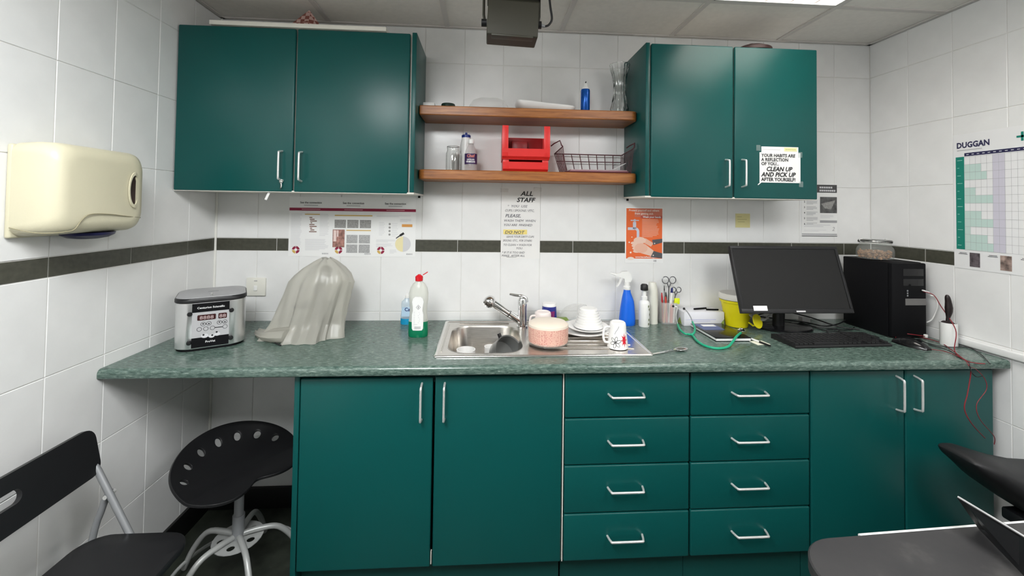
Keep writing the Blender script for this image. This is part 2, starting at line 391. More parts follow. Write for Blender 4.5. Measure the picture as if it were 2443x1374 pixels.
# ================================================================== SHELVES
def shelf(z0, z1, label, rl):
    pts = [(1.0065, -.002), (2.0325, -.002)]
    n = 6; x0, x1, y0, r = 1.0065, 2.0325, -.212, .03
    for k in range(n+1): a = k*R90/n; pts.append((x1-r+r*math.cos(a), y0+r-r*math.sin(a)))
    for k in range(n+1): a = k*R90/n; pts.append((x0+rl-rl*math.sin(a), y0+rl-rl*math.cos(a)))
    o = B().prism(list(reversed(pts)), z0, z1)
    o = o.obj('wall_shelf', OAK, smooth=30); md = o.modifiers.new('bevel', 'BEVEL'); md.width = .004; md.segments = 2; md.limit_method = 'ANGLE'
    return tag(o, label, 'shelf')
shelf(1.894, 1.938, 'upper oak shelf between the teal wall cabinets', .006)
shelf(1.598, 1.643, 'lower oak shelf carrying the red bins and wire basket', .03)
S1, S2 = 1.938, 1.643
# ================================================================== PAPERS ON THE WALLS
def sheet(name, label, cat, o, u, wd, ht, m=PAPER, th=.0008, off=.0006, group=None):
    """paper with local X right, Y up, Z out of the wall"""
    u = Vector(u); n = u.cross(Vector((0, 0, 1)))
    t = thing(name, label, cat, M=frame(Vector(o)+n*off, u, (0, 0, 1)), group=group)
    b = B(); nx, ny = 6, 8; rnd = random.Random(hash(name) % 97); rings = []
    b.span((0, 0, 0), (wd, ht, th)); b.obj('paper', m, t, flat=True)
    return t
def lines(parent, rects, m, name='printed_lines', z=.0014):
    b = B()
    for r in rects: b.rect(*r, z)
    return b.obj(name, m, parent, flat=True)
def para(x0, x1, ytop, n, step, h=.0016, seed=1):
    r = random.Random(seed); return [(x0, ytop-i*step-h, x0+(x1-x0)*(r.uniform(.8, 1) if i < n-1 else .6), ytop-i*step) for i in range(n)]
BURG = mat('burgundy_print', (.27, .008, .045), .6); GOLD = mat('gold_print', (.62, .40, .10), .6); GREYPIC = mat('grey_photo_print', (.30, .295, .285), .6, noise=.25, nscale=160)
GREYPIC2 = mat('pale_grey_photo_print', (.40, .40, .40), .6, noise=.25, nscale=200); LYEL = mat('pale_yellow_print', (.80, .72, .42), .6)
BROWNPIC = mat('reddish_photo_print', (.34, .17, .14), .6, noise=.5, nscale=60); PINKPR = mat('pale_pink_print', (.78, .62, .58), .6)
# three joined charts under the corner cabinet
t = sheet('wall_chart', 'three-panel printed chart with burgundy stripe under the corner wall cabinet', 'poster', (.348, 0, 1.2175), (1, 0, 0), .62, .296)
lines(t, [(.001, .226, .619, .240)], BURG, 'stripe')
for k in range(3):
    x = .2065*k
    text('See the connection', .0135, INK, t, x+.104, .262, align='CENTER', bold=.0002)
    lines(t, [(x+.07, .2515, x+.138, .2545)], GREYINK, 'subtitle')
    lines(t, [(x+.06, .2315, x+.15, .2345)], mat('pale_on_burgundy', (.62, .35, .38), .6), 'stripe_text', .0017)
    for q in range(4):
        b = B(); b.disc(x+.036, .032, .0185, .0014, 6, q*R90+.09, (q+1)*R90-.09, .007); b.obj('round_emblem', GOLD if q == 2 else BURG, t, flat=True)
    text('IDEXX', .0085, GREYINK, t, x+.178, .011, align='CENTER', bold=.0003, sx=1.25)
lines(t, para(.010, .063, .210, 30, .0056, seed=2)+para(.148, .195, .210, 18, .0062, seed=3)+para(.08, .195, .085, 11, .0052, seed=4), LGREYINK)
lines(t, [(.076, .206, .148, .2105)], GOLD, 'gold_heading')
lines(t, [(.098+.002*(i % 4), .190-.0088*i, .098+.014+.011*((i*7) % 3), .1945-.0088*i) for i in range(9)], mat('brown_print', (.20, .10, .07), .6), 'test_list')
x = .2065
lines(t, [(x+.014, .2015, x+.198, .207), (x+.072, .128, x+.192, .1325)], GOLD, 'gold_heading')
for k in range(3): lines(t, [(x+.014+.0615*k, .142, x+.069+.0615*k, .183)], GREYPIC, 'photo')
lines(t, [(x+.006, .046, x+.064, .134)], BROWNPIC, 'photo'); lines(t, [(x+.010, .075, x+.024, .13), (x+.027, .098, x+.034, .13)], PINKPR, 'photo_light', .0018)
for k in range(4): lines(t, [(x+.0735+.0605*(k % 2), .066-.0475*(k//2), x+.1275+.0605*(k % 2), .108-.0475*(k//2))], GREYPIC2, 'photo')
x = .413
lines(t, para(x+.012, x+.195, .207, 2, .005, seed=5)+para(x+.012, x+.11, .085, 3, .005, seed=6)+para(x+.012, x+.10, .066, 4, .005, seed=7)+para(x+.025, x+.055, .172, 9, .0078, seed=8)+para(x+.088, x+.12, .168, 8, .009, seed=9)+para(x+.128, x+.19, .19, 4, .004, seed=10)+para(x+.08, x+.115, .035, 4, .005, seed=11), LGREYINK)
for k in range(4): b = B(); b.disc(x+.0775, .164-.0175*k, .0055, .0014, 14); b.obj('grey_dot', GREYPIC, t, flat=True)
lines(t, [(x+.138, .150, x+.19, .164)], mat('orange_print', (.72, .33, .08), .6), 'orange_bar')
b = B(); b.disc(x+.145, .064, .0385, .0014, 28, R90, 3*R90); b.obj('cell_diagram', LYEL, t, flat=True)
b = B(); b.disc(x+.145, .064, .0385, .0014, 28, -R90, R90); b.obj('cell_diagram', LGREYINK, t, flat=True)
b = B(); b.prism([(-.021, -.003), (.003, -.003), (.003, -.0055), (.026, -.0055), (.026, .0055), (.003, .0055), (.003, .003), (-.021, .001)], .0016, .0019)
b.xf(Matrix.Translation((x+.127, .105, 0)) @ Matrix.Rotation(math.radians(33), 4, 'Z')); b.obj('torch_picture', INK, t, flat=True)
# handwritten staff note
t = sheet('staff_note', 'handwritten ALL STAFF note with yellow highlight taped below the oak shelves', 'note', (1.398, 0, 1.2125), (1, 0, 0), .201, .363, mat('aged_paper', (.80, .79, .77), .65))
HI = mat('yellow_highlighter', (.86, .70, .22), .65)
lines(t, [(.012, .124, .134, .148)], HI, 'highlight')
for s, sz, x, y, sx, bo in (('ALL', .036, .098, .322, 1.15, .0007), ('STAFF', .034, .078, .290, 1.1, .0008), ('*  YOU  USE', .019, .03, .262, 1.1, 0), ('CUPS / SPOONS / ETC,', .018, .018, .240, .92, 0), ('PLEASE,', .025, .02, .211, 1.05, .0002),
                         ('WASH THEM  WHEN', .018, .013, .188, 1.05, 0), ('YOU ARE  FINISHED', .018, .012, .166, 1.0, 0), ('DO NOT', .023, .019, .1275, 1.15, .0003), ('LEAVE YOUR DIRTY CUPS', .0155, .028, .107, .86, 0),
                         ('SPOONS / ETC.,  FOR OTHERS', .0155, .01, .087, .78, 0), ('TO CLEAN + WASH FOR', .016, .012, .065, .90, 0), ('YOU.', .016, .078, .048, 1, 0), ('* IF IT IS TOO BAD', .0155, .006, .026, .98, 0), ('MAKE  AFTER ALL', .0155, .005, .010, 1.05, 0)):
    text(s, sz*.92, INK if sz > .03 else mat('biro_ink', (.09, .09, .11), .7), t, x, y, .0019, shear=.25, sx=sx, bold=bo, name='handwriting')
lines(t, [(.018, .1235, .115, .1245)], INK, 'underline', .0018); lines(t, [(.03, .0065, .08, .0078)], INK, 'underline', .0018)
for x0, y0 in ((.0, .338), (.172, .345)): lines(t, [(x0-.006, y0, x0+.035, y0+.02)], clear('clear_tape', (.75, .73, .66), .12, .2), 'tape', .0021)
# hand washing poster
ORG = mat('orange_red_print', (.80, .145, .035), .55); DRED = mat('brick_red_print', (.55, .10, .07), .55); SKIN1 = mat('light_skin_print', (.82, .56, .45), .55); SKIN2 = mat('deep_skin_print', (.80, .46, .34), .55)
TAPP = mat('lilac_grey_print', (.56, .58, .68), .55); SLEEVE = mat('dark_grey_print', (.09, .09, .10), .55); PALEP = mat('cream_print', (.86, .74, .66), .55)
t = sheet('hygiene_poster', 'orange hand-washing poster with tap and hands below the sign cabinet', 'poster', (2.045, 0, 1.193), (1, 0, 0), .204, .291)
lines(t, [(.006, .024, .198, .285)], ORG, 'print'); lines(t, [(.05, .24, .198, .285)], mat('faded_red_print', (.66, .19, .12), .55), 'print_panel', .0016)
lines(t, [(.082, .233, .198, .2475)], DRED, 'print_banner', .0018)
text('Protect yourself and others', .0145, PALEP, t, .1, .270, .002, 'CENTER', bold=.0003); text('from getting sick', .0145, PALEP, t, .1, .2535, .002, 'CENTER', bold=.0003)
text('Wash your hands', .0135, PAPER, t, .142, .2365, .0021, 'CENTER', bold=.0004)
lines(t, para(.09, .185, .228, 14, .0068, .003, 12), mat('peach_print', (.80, .42, .30), .55), 'printed_lines', .0018)
b = B(); z = .0019
b.rect(.014, .172, .05, .186, z); b.rect(.041, .178, .058, .214, z); b.rect(.029, .220, .073, .2245, z); b.disc(.0505, .222, .007, z, 12); b.disc(.052, .163, .0235, z, 14, 0, R90, .0095); b.rect(.0615, .112, .0755, .163, z); b.obj('tap_picture', TAPP, t, flat=True)
fp = lambda pts, z, nm, m: B().face([(x, y, z) for x, y in pts]).obj(nm, m, t, flat=True)
fp([(.095, .108), (.138, .086), (.152, .104), (.108, .130)], .0018, 'forearm_picture', SKIN2)
B().disc(.078, .118, .033, .0020, 22, 0, 6.2832, 0, .55).obj('hand_picture', SKIN1, t, flat=True)
fp([(.085, .052), (.142, .036), (.154, .064), (.105, .100)], .0022, 'forearm_picture', SKIN1)
for k in range(4): B().disc(.050+.004*k, .104-.014*k, .020, .0024+.0001*k, 18, 0, 6.2832, 0, .42).obj('finger_picture', SKIN1, t, flat=True)
B().disc(.085, .078, .035, .0029, 24, 0, 6.2832, 0, .72).obj('hand_picture', SKIN2, t, flat=True)
fp([(.150, .094), (.198, .108), (.198, .128), (.144, .122)], .0026, 'sleeve_picture', SLEEVE); fp([(.136, .032), (.198, .026), (.198, .052), (.152, .064)], .0031, 'sleeve_picture', SLEEVE)
for q in ((.157, .103, .0035, .0029), (.150, .041, .0035, .0034), (.022, .108, .004, .002), (.03, .055, .005, .002), (.036, .135, .003, .002)): B().disc(*q, 10).obj('dot', PALEP, t, flat=True)
text('www.hse.ie/hand-hygiene', .0105, PAPER, t, .055, .0285, .0024, bold=.0003, sx=1.12); b = B(); b.disc(.03, .024, .018, .0024, 18, 0, 6.2832, 0, .45); b.obj('logo_oval', PALEP, t, flat=True)
text('HE', .013, GREYINK, t, .152, .008, .0018, bold=.0005)
# sticky note, right-hand notice
t = sheet('sticky_note', 'small yellow sticky note with pencil writing on the tiles', 'note', (2.642, 0, 1.384), (1, 0, 0), .080, .074, mat('yellow_sticky_paper', (.74, .68, .34), .7))
lines(t, [(.008, .056, .034, .0585), (.01, .042, .062, .0445), (.012, .029, .05, .0315)], mat('pencil', (.46, .42, .20), .8), 'writing')
t = sheet('wall_notice', 'black and white notice with dark photo beside the sign cabinet', 'poster', (3.0105, 0, 1.342), (1, 0, 0), .200, .278)
DKP = mat('charcoal_print', (.07, .068, .07), .6)
lines(t, [(.0, .235, .199, .2775)], DKP, 'header'); lines(t, [(.10+.0125*k, .258, .11+.0125*k, .2675) for k in range(6)]+[(.10+.0115*k, .241, .1095+.0115*k, .2505) for k in range(8)], LGREYINK, 'header_text', .0018)
lines(t, [(.103, .125, .199, .212)], mat('dark_photo_print', (.10, .10, .10), .6, noise=.5, nscale=45), 'photo')
b = B(); b.prism([(.11, .175), (.19, .195), (.165, .145), (.13, .15)], .0016, .0018); b.obj('photo_shape', GREYPIC, t, flat=True)
for k in range(5): text(str(k+2), .013, INK, t, .012, .180-.0295*k, bold=.0003)
lines(t, sum([para(.026, .09, .190-.0295*k, 4 if k < 4 else 2, .0052, .0024, 20+k) for k in range(5)], []), mat('mid_grey_ink', (.48, .48, .49), .7))
lines(t, para(.105, .195, .113, 3, .006, .002, 31)+para(.012, .195, .062, 2, .008, .0026, 32)+para(.012, .15, .034, 2, .006, .0014, 33), LGREYINK)
lines(t, [(.102, .073, .199, .086), (.0, .008, .199, .014)], GREYINK, 'grey_bar'); lines(t, [(.0, 0, .2, .0035)], DKP, 'bottom_rule')
text('2', .03, GREYINK, t, .17, .03, shear=.2)
# sign on the cabinet door
t = sheet('printed_sign', 'white sign reading CLEAN UP AND PICK UP AFTER YOURSELF taped on cabinet door', 'sign', (2.571, -.3005, 1.605), (1, 0, 0), .197, .139)
for s, sz, x, y, sh, bo in (('YOUR HABITS ARE', .0205, .008, .1185, .12, .0006), ('A REFLECTION', .0205, .008, .099, 0, .0006), ('OF YOU...', .0205, .008, .080, 0, .0006), ('CLEAN UP', .028, .031, .0535, .25, .001), ('AND PICK UP', .028, .008, .028, .25, .001), ('AFTER YOURSELF!', .0215, .008, .0075, 0, .0007)):
    text(s, sz, INK, t, x, y, .0016, shear=sh, bold=bo, sx=.95)
B().span((.009, .139, 0), (.187, .166, .0007)).obj('upper_strip', PAPER, t, flat=True)
lines(t, [(.118, .146, .18, .163)], mat('pale_highlighter', (.80, .78, .42), .65), 'highlight'); B().tube([(.124+.0035*k, .151+.007*(k % 2), .0016) for k in range(15)], .0005, 5).obj('scribble', mat('olive_ink', (.22, .24, .05), .7), t); lines(t, [(.016, .1515, .10, .1535)], LGREYINK, 'faint_writing')
TAPE = clear('dull_tape', (.45, .55, .53), .3, .25)
for x0, y0 in ((-.016, .146), (.186, .118), (.19, -.018)): lines(t, [(x0, y0, x0+.02, y0+.026)], TAPE, 'tape', .0012)
b = B(); b.prism([(-.008, -.013), (.008, .0), (.004, .002), (-.010, -.010)], .001, .003); b.obj('tape_curl', PAPER, t, flat=True)
# wall calendar on the right-hand wall
CG = mat('calendar_green', (.005, .21, .155), .5); CN = mat('calendar_navy', (.02, .018, .07), .5); CM = mat('calendar_mint', (.52, .67, .62), .6); CL = mat('calendar_lilac', (.60, .58, .66), .6)
t = sheet('wall_calendar', 'large year planner with green month column on the side wall above the worktop', 'calendar', (RW, -.408, 1.236), (0, -1, 0), .70, .588, mat('poster_paper', (.80, .80, .80), .35))
text('DUGGAN', .034, CN, t, .014, .527, bold=.0012, sx=.83); lines(t, [(.016, .515, .11, .5175)], GREYINK, 'subtitle')
text('D', .082, CN, t, .255, .515, bold=.0025, sx=1.1); B().rect(.226, .541, .262, .549, .0017).rect(.240, .527, .248, .563, .0017).obj('green_cross', CG, t, flat=True)
text('UGGAN', .082, CN, t, .318, .515, bold=.0025, sx=1.0); text('VETERINARY', .026, GREYINK, t, .25, .478, bold=.0003, sx=1.3)
lines(t, [(.044, .489, .69, .503)], CN, 'weekday_bar'); lines(t, [(.052+.0195*k, .4945, .061+.0195*k, .497) for k in range(32)], PAPER, 'weekday_text', .0017)
lines(t, [(.010, .083, .043, .488)], CG, 'month_column'); lines(t, [(.016, .472-.0338*k, .036-.006*((k*5) % 3), .4735-.0338*k) for k in range(12)], mat('mint_text', (.5, .8, .72), .6), 'month_names', .0017)
gx0, gy1, cw, chh = .044, .486, .0205, .0336
mint = [(0, 0), (0, 3), (0, 4), (0, 0), (0, 2), (0, 5), (0, 0), (0, 3), (0, 5), (0, 1), (0, 4), (0, 5)]
lines(t, [(gx0+a*cw, gy1-(k+1)*chh, gx0+e*cw, gy1-k*chh) for k, (a, e) in enumerate(mint) if e > a], CM, 'mint_days')
lines(t, [(gx0+5*cw+7*cw*k, gy1-12*chh, gx0+7*cw+7*cw*k, gy1) for k in range(4)], CL, 'weekend_days')
lines(t, [(gx0, gy1-k*chh-.0004, .69, gy1-k*chh+.0004) for k in range(13)]+[(gx0+k*cw-.0003, gy1-12*chh, gx0+k*cw+.0003, gy1) for k in range(1, 32)], GREYINK, 'grid_lines', .0018)
for k in range(5):
    lines(t, [(.018+.108*k, .062, .052+.108*k, .064), (.022+.108*k, .067, .05+.108*k, .069)], INK, 'caption')
    lines(t, [(.060+.108*k, .012, .098+.108*k, .072)], mat('dog_photo_print', (.12, .10, .11), .5, noise=.7, nscale=40) if k % 2 == 0 else mat('cat_photo_print', (.30, .22, .19), .5, noise=.7, nscale=40), 'photo')
# ================================================================== ON THE LEFT WALL AND CEILING
def socket(x0, x1, z0, z1, label):
    t = thing('wall_socket', label, 'socket', ((x0+x1)/2, 0, (z0+z1)/2)); w2, h2 = (x1-x0)/2, (z1-z0)/2
    B().span((-w2, -.011, -h2), (w2, -.0005, h2), .003).obj('faceplate', mat('switch_white', (.78, .77, .70), .35), t)
    B().span((-.008, -.0155, -.018), (.008, -.010, .006), .0015).obj('switch', WHITEP, t); B().span((-.0075, -.0125, .028), (.0075, -.0105, .031)).obj('slot', GREYINK, t, flat=True)
socket(.157, .248, 1.024, 1.112, 'cream switched socket plate behind the centrifuge')
socket(.551, .641, 1.020, 1.108, 'cream socket plate half hidden behind the plastic-covered microscope')
# paper towel dispenser
t = thing('towel_dispenser', 'cream plastic paper towel dispenser with oval window on tiled wall', 'dispenser', (0, -.76, 1.37))
B().span((.0005, -.157, .0), (.016, .16, .262), .006, 3).obj('back_plate', CREAM, t)
rings = []
for x, gy, gz0, gz1, r in ((.014, .156, .004, .268, .03), (.06, .158, .006, .272, .035), (.098, .156, .010, .271, .04), (.118, .150, .016, .265, .045), (.130, .138, .026, .252, .045), (.135, .118, .045, .232, .045)):
    rings.append([(x, yy, zz) for yy, zz in rrect(-gy, gz0, gy, gz1, r, 6)])
B().loft(rings).obj('cover', CREAM, t, smooth=60)
seam = [(.02, -.1605, .03), (.08, -.162, .018), (.115, -.155, .016), (.1335, -.13, .018), (.137, -.105, .024), (.138, -.085, .05), (.1385, -.06, .066), (.138, 0, .066), (.136, .07, .058), (.128, .135, .052), (.11, .152, .05)]
B().tube(spl(seam, 5), .0016, 6).obj('cover_seam', CREAMD, t)
b = B(); n = 28; dk = []
for r, x in ((1.0, .1365), (1.0, .1405), (.82, .1405), (.80, .1345)): dk.append([(x-.0045*max(0, math.cos(2*math.pi*i/n))*1.5, .098+.024*r*math.cos(2*math.pi*i/n), .145+.060*r*math.sin(2*math.pi*i/n)) for i in range(n)])
b.loft(dk, False, False).obj('window_frame', CREAM, t)
B().face([(.1375-.0045*max(0, math.cos(2*math.pi*i/n))*1.5, .098+.0198*math.cos(2*math.pi*i/n), .145+.0495*math.sin(2*math.pi*i/n)) for i in range(n)]).obj('window', mat('dark_brown_window', (.035, .016, .012), .3), t)
B().lathe([(.075, 0), (.072, -.008), (.055, -.016), (.03, -.02)], (.065, .02, .008), 28, .75, 1).obj('outlet', mat('dark_blue_outlet', (.012, .012, .06), .35), t)
# theatre style flood lamp under the ceiling
OLIVE = mat('olive_black_metal', (.042, .040, .028), .45)
t = thing('flood_lamp', 'dark olive metal flood lamp hanging from the ceiling on a bracket', 'lamp', (1.402, -.60, 2.09))
pr = [(-.055, .004), (.048, .004), (.062, .02), (.064, .09), (.045, .145), (.02, .165), (-.02, .165), (-.05, .135), (-.058, .06)]
b = B(); b.prism(pr, -.093, .093); b.xf(Matrix.Rotation(R90, 4, 'Z') @ Matrix.Rotation(R90, 4, 'X')); b.xf(Matrix.Rotation(math.radians(2.2), 4, 'Y'))
o = b.obj('housing', OLIVE, t, smooth=30); md = o.modifiers.new('bevel', 'BEVEL'); md.width = .004; md.segments = 2
b = B(); b.span((-.097, -.068, .152), (.098, .05, .172), .003); b.xf(Matrix.Rotation(math.radians(2.2), 4, 'Y')); b.obj('top_flange', BLACKM, t)
b = B(); b.span((-.075, -.066, -.004), (.075, -.03, .004), .002); b.xf(Matrix.Rotation(math.radians(2.2), 4, 'Y')); b.obj('lower_lip', OLIVE, t)
for s in (-1, 1):
    B().tube([(s*.099, 0, .07), (s*.104, 0, .10), (s*.104, 0, .24), (s*.07, 0, .252)], .005, 8).obj('bracket_arm', OLIVE, t); B().cyl((s*.092, 0, .07), (s*.112, 0, .07), .014).obj('knob', BLACK, t)
B().span((-.08, -.02, .248), (.08, .02, .256), .002).obj('bracket_top', OLIVE, t); B().cyl((0, 0, .254), (0, 0, .2965), .008).obj('stem', OLIVE, t)
B().cyl((.112, 0, .068), (.126, 0, .066), .007, .005).obj('cable_gland', GREYTUBE, t)
B().tube(spl([(.124, 0, .066), (.14, 0, .072), (.152, 0, .095), (.146, 0, .14), (.138, 0, .2), (.12, 0, .296)], 6), .0042, 8).obj('cable', BLACK, t)
# ================================================================== SINK
SX0, SX1, SY0, SY1 = 1.127, 1.985, -.533, -.036
ZS = .9
t = thing('sink', 'inset stainless steel sink with bowl and ribbed drainer', 'sink', (0, 0, ZS))
hole = rrect(1.172, -.497, 1.478, -.122, .085, 7); outer = rrect(SX0, SY0, SX1, SY1, .012, 4)
b = B(); ed = []
for lp in (outer, hole):
    v = [b.b.verts.new((x, y, .0045)) for x, y in lp]; ed += [b.b.edges.new((v[i], v[(i+1) % len(v)])) for i in range(len(v))]
bmesh.ops.triangle_fill(b.b, edges=ed, use_beauty=True, use_dissolve=False)
b.obj('top_plate', STEEL, t, flat=True)
b = B(); rg = lambda lp, z, g=0: [(x, y, z) for x, y in lp]
b.loft([rg(rrect(1.170, -.499, 1.480, -.120, .087, 7), .0052), rg(hole, .0052), rg(rrect(1.176, -.493, 1.474, -.126, .082, 7), -.004), rg(rrect(1.183, -.487, 1.467, -.133, .08, 7), -.10), rg(rrect(1.20, -.47, 1.45, -.15, .07, 7), -.148), rg(rrect(1.24, -.43, 1.41, -.19, .05, 7), -.156)], False, True)
b.obj('bowl', STEEL, t, smooth=50)
B().cyl((1.325, -.31, -.1555), (1.325, -.31, -.152), .035, seg=24).obj('drain', CHROME, t)
fr = lambda e, z: rg(rrect(SX0+e, SY0+e, SX1-e, SY1-e, max(.012-e*.3, .004), 4), z)
B().loft([fr(0, .0006), fr(0, .0045), fr(.003, .0075), fr(.010, .0075), fr(.013, .0045)], False, False).obj('rim', mat('polished_steel', (.80, .79, .76), .16, 1), t, smooth=50)
for k in range(8):
    y = -.15-.042*k; B().tube([(1.535+.006*k, y, .004), (1.56, y, .0065), (1.90, y-.004*(k-4), .0065), (1.93, y-.005*(k-4), .004)], .0042, 8).obj('drainer_rib', STEEL, t)
b = B(); b.tube([(1.152, -.48, .0045), (1.152, -.10, .0045)], .003, 6); b.obj('bead', STEEL, t)
b = B(); b.tube([(1.20, -.085, .0045), (1.44, -.085, .0045)], .0035, 6); b.obj('bead', STEEL, t)
ZD = ZS+.0068
# ---- mixer tap
t = thing('mixer_tap', 'chrome mixer tap with angled pull-out spout behind the sink bowl', 'tap', (1.500, -.14, ZS+.0046))
B().lathe([(.026, 0), (.026, .006), (.0215, .01), (.0205, .09), (.0215, .10), (.0225, .128), (.018, .137), (.006, .141)], seg=28).obj('body', CHROME, t)
sp0, sp1 = Vector((-.012, 0, .028)), Vector((-.150, -.012, .122)); dd = (sp1-sp0).normalized()
B().cyl(sp0, sp0+dd*.062, .0175, .0165, 20).obj('spout', CHROME, t); B().cyl(sp0+dd*.062, sp0+dd*.065, .0172, seg=20).obj('joint_ring', BLACK, t)
h = B().cyl(sp0+dd*.065, sp1, .0165, .0190, 20).obj('hand_shower', CHROME, t)
B().lathe([(.0, -.027), (.013, -.024), (.023, -.014), (.0275, 0), (.0275, .012), (.0245, .021), (.0205, .024), (.0195, .021), (0, .0205)], seg=28, cap0=False, cap1=False).xf(Matrix.Translation(sp1+dd*.006) @ Vector((-.55, -.66, -.50)).to_track_quat('Z', 'Y').to_matrix().to_4x4()).obj('spray_head', CHROME, h)
B().tube(spl([(.018, 0, .118), (.014, 0, .136), (-.005, 0, .146), (-.035, 0, .151), (-.062, 0, .156)], 5), [.011]*6+[.009]*6+[.0065]*6+[.005]*3, 12).obj('lever', CHROME, t)
# ---- things standing on the drainer / in the bowl
def mug(name, label, loc, r0, r1, h, m, up=True, hang=math.pi, hr=.026, tilt=0):
    """r0 radius at the table, r1 at the top; up=False: standing on its rim"""
    t = thing(name, label, 'mug', loc); t.rotation_euler = (0, tilt, 0)
    if up: prof = [(r0*.9, 0), (r0, .004), (r1, h), (r1-.004, h), (r0-.005, .008), (.0, .008)]
    else: prof = [(r0, 0), (r1*1.02, h-.01), (r1*.96, h-.003), (r1*.85, h), (r1*.80, h), (r1*.76, h-.004), (0, h-.004)]
    B().lathe(prof, seg=36, cap0=not up and False or up, cap1=False).obj('body', m, t, smooth=50)
    c, s = math.cos(hang), math.sin(hang); rm = (r0+r1)/2
    pts = [(c*(rm-.002), s*(rm-.002), h*.80), (c*(rm+hr*.75), s*(rm+hr*.75), h*.78), (c*(rm+hr), s*(rm+hr), h*.5), (c*(rm+hr*.75), s*(rm+hr*.75), h*.24), (c*(rm-.002), s*(rm-.002), h*.2)]
    B().tube(spl(pts, 5), .0048, 10).obj('handle', m, t); return t
mug('mug', 'plain pale pink mug upside down behind the spotted pink bowl', (1.590, -.205, ZD), .040, .037, .088, PINKC, False, math.radians(195))
t = mug('mug', 'dark blue printed mug upside down beside the pale pink mug', (1.634, -.112, ZD), .041, .033, .105, mat('royal_blue_glaze', (.02, .03, .22), .15), False, math.radians(60))
B().lathe([(.0345, .092), (.0338, .1015), (.032, .1055), (.027, .1058), (.0, .1058)], seg=32, cap0=False, cap1=False).obj('foot_ring', CERAM, t)
b = B(); b.prism([(-.017, .02), (.012, .02), (.014, .075), (-.016, .07)], .0, .0008); b.xf(Matrix.Translation((0.006, -.0395, 0)) @ Matrix.Rotation(R90, 4, 'X')); b.obj('printed_patch', mat('magenta_glaze', (.20, .02, .13), .3), t, flat=True)
# spotted pink bowl in a clear dish
m, nt, bs = nodes_of('pink_spotted_plastic'); bs.inputs['Roughness'].default_value = .35
tc = nt.nodes.new('ShaderNodeTexCoord'); vo = nt.nodes.new('ShaderNodeTexVoronoi'); vo.inputs['Scale'].default_value = 185; vo.inputs['Randomness'].default_value = .5
nz = nt.nodes.new('ShaderNodeTexNoise'); nz.inputs['Scale'].default_value = 22; r1_ = nt.nodes.new('ShaderNodeValToRGB'); r1_.color_ramp.elements[0].color = (.72, .36, .30, 1); r1_.color_ramp.elements[1].color = (.84, .58, .46, 1)
r2_ = nt.nodes.new('ShaderNodeValToRGB'); r2_.color_ramp.interpolation = 'CONSTANT'; r2_.color_ramp.elements[0].color = (1, 1, 1, 1); r2_.color_ramp.elements[1].position = .31; r2_.color_ramp.elements[1].color = (0, 0, 0, 1)
mx = nt.nodes.new('ShaderNodeMixRGB'); mx.inputs[2].default_value = (.50, .12, .11, 1)
L = nt.links.new; L(tc.outputs['Object'], vo.inputs['Vector']); L(tc.outputs['Object'], nz.inputs['Vector']); L(nz.outputs['Fac'], r1_.inputs['Fac']); L(vo.outputs['Distance'], r2_.inputs['Fac']); L(r2_.outputs['Color'], mx.inputs[0]); L(r1_.outputs['Color'], mx.inputs[1]); L(mx.outputs[0], bs.inputs['Base Color'])
PINKSPOT = m
t = thing('plastic_tub', 'pink spotted tub upside down with cream base on the drainer', 'tub', (1.588, -.385, ZD+.004))
B().lathe([(.080, .004), (.083, .012), (.0845, .070)], seg=40, cap0=False, cap1=False).obj('wall', PINKSPOT, t)
B().lathe([(.0845, .070), (.0835, .078), (.074, .086), (.045, .0915), (.0, .0925)], seg=40, cap0=False, cap1=False).obj('base', mat('cream_tub_base', (.80, .71, .60), .4), t)
t = tag(B().lathe([(.074, 0), (.082, .002), (.0905, .014), (.0925, .016), (.0915, .018), (.089, .016), (.080, .005), (.0, .003)], (1.588, -.385, ZD), 40, cap1=False).obj('glass_dish', GLASS), 'shallow clear glass dish under the spotted pink tub', 'dish')
# plates with a ribbed bowl
def plate(loc, r, label, tilt=(0, 0, 0), m=CERAM):
    o = B().lathe([(r*.55, 0), (r*.62, .002), (r*.98, .012), (r, .0145), (r*.985, .016), (r*.62, .007), (0, .006)], seg=40, cap1=False).obj('plate', m, None, loc, tilt, smooth=60)
    return tag(o, label, 'plate')
plate((1.775, -.235, ZD+.0055), .118, 'larger white plate at the bottom of the pile on the drainer', (math.radians(2), 0, 0))
plate((1.79, -.245, ZD+.0195), .095, 'smaller white plate on the larger one under the ribbed bowl', (math.radians(2), 0, 0))
o = B().lathe([(.066, 0), (.064, .002)] + [(.063-.0036*k-dr, .006+.011*k+dz) for k in range(6) for dr, dz in ((0, 0), (.0008, .0075), (.0034, .0085), (.0036, .0105))] + [(.040, .078), (.032, .083), (.0, .0835)], seg=36, cap0=False, cap1=False).obj('ribbed_bowl', WHITEP, None, (1.794, -.247, ZD+.0315), (math.radians(2), 0, 0), smooth=25)
tag(o, 'white ribbed bowl upside down on the plates', 'bowl')
# glass lid leaning behind the plates
o = B().lathe([(.0, .030), (.035, .027), (.062, .012), (.076, 0), (.080, -.003), (.077, -.005)], seg=36, cap0=False, cap1=False).obj('domed_dish', CLEARP, None, (1.745, -.118, ZD+.062), (math.radians(-34), math.radians(-22), 0))
tag(o, 'clear domed dish leaning behind the plates on the drainer', 'dish')
o = B().span((-.045, -.028, 0), (.045, .028, .022), .008, 3).obj('sponge', mat('green_sponge', (.25, .36, .09), .9, bump=.5, bscale=300), None, (1.690, -.075, ZS+.0076)); tag(o, 'green scouring sponge behind the glass lid by the tiles', 'sponge')
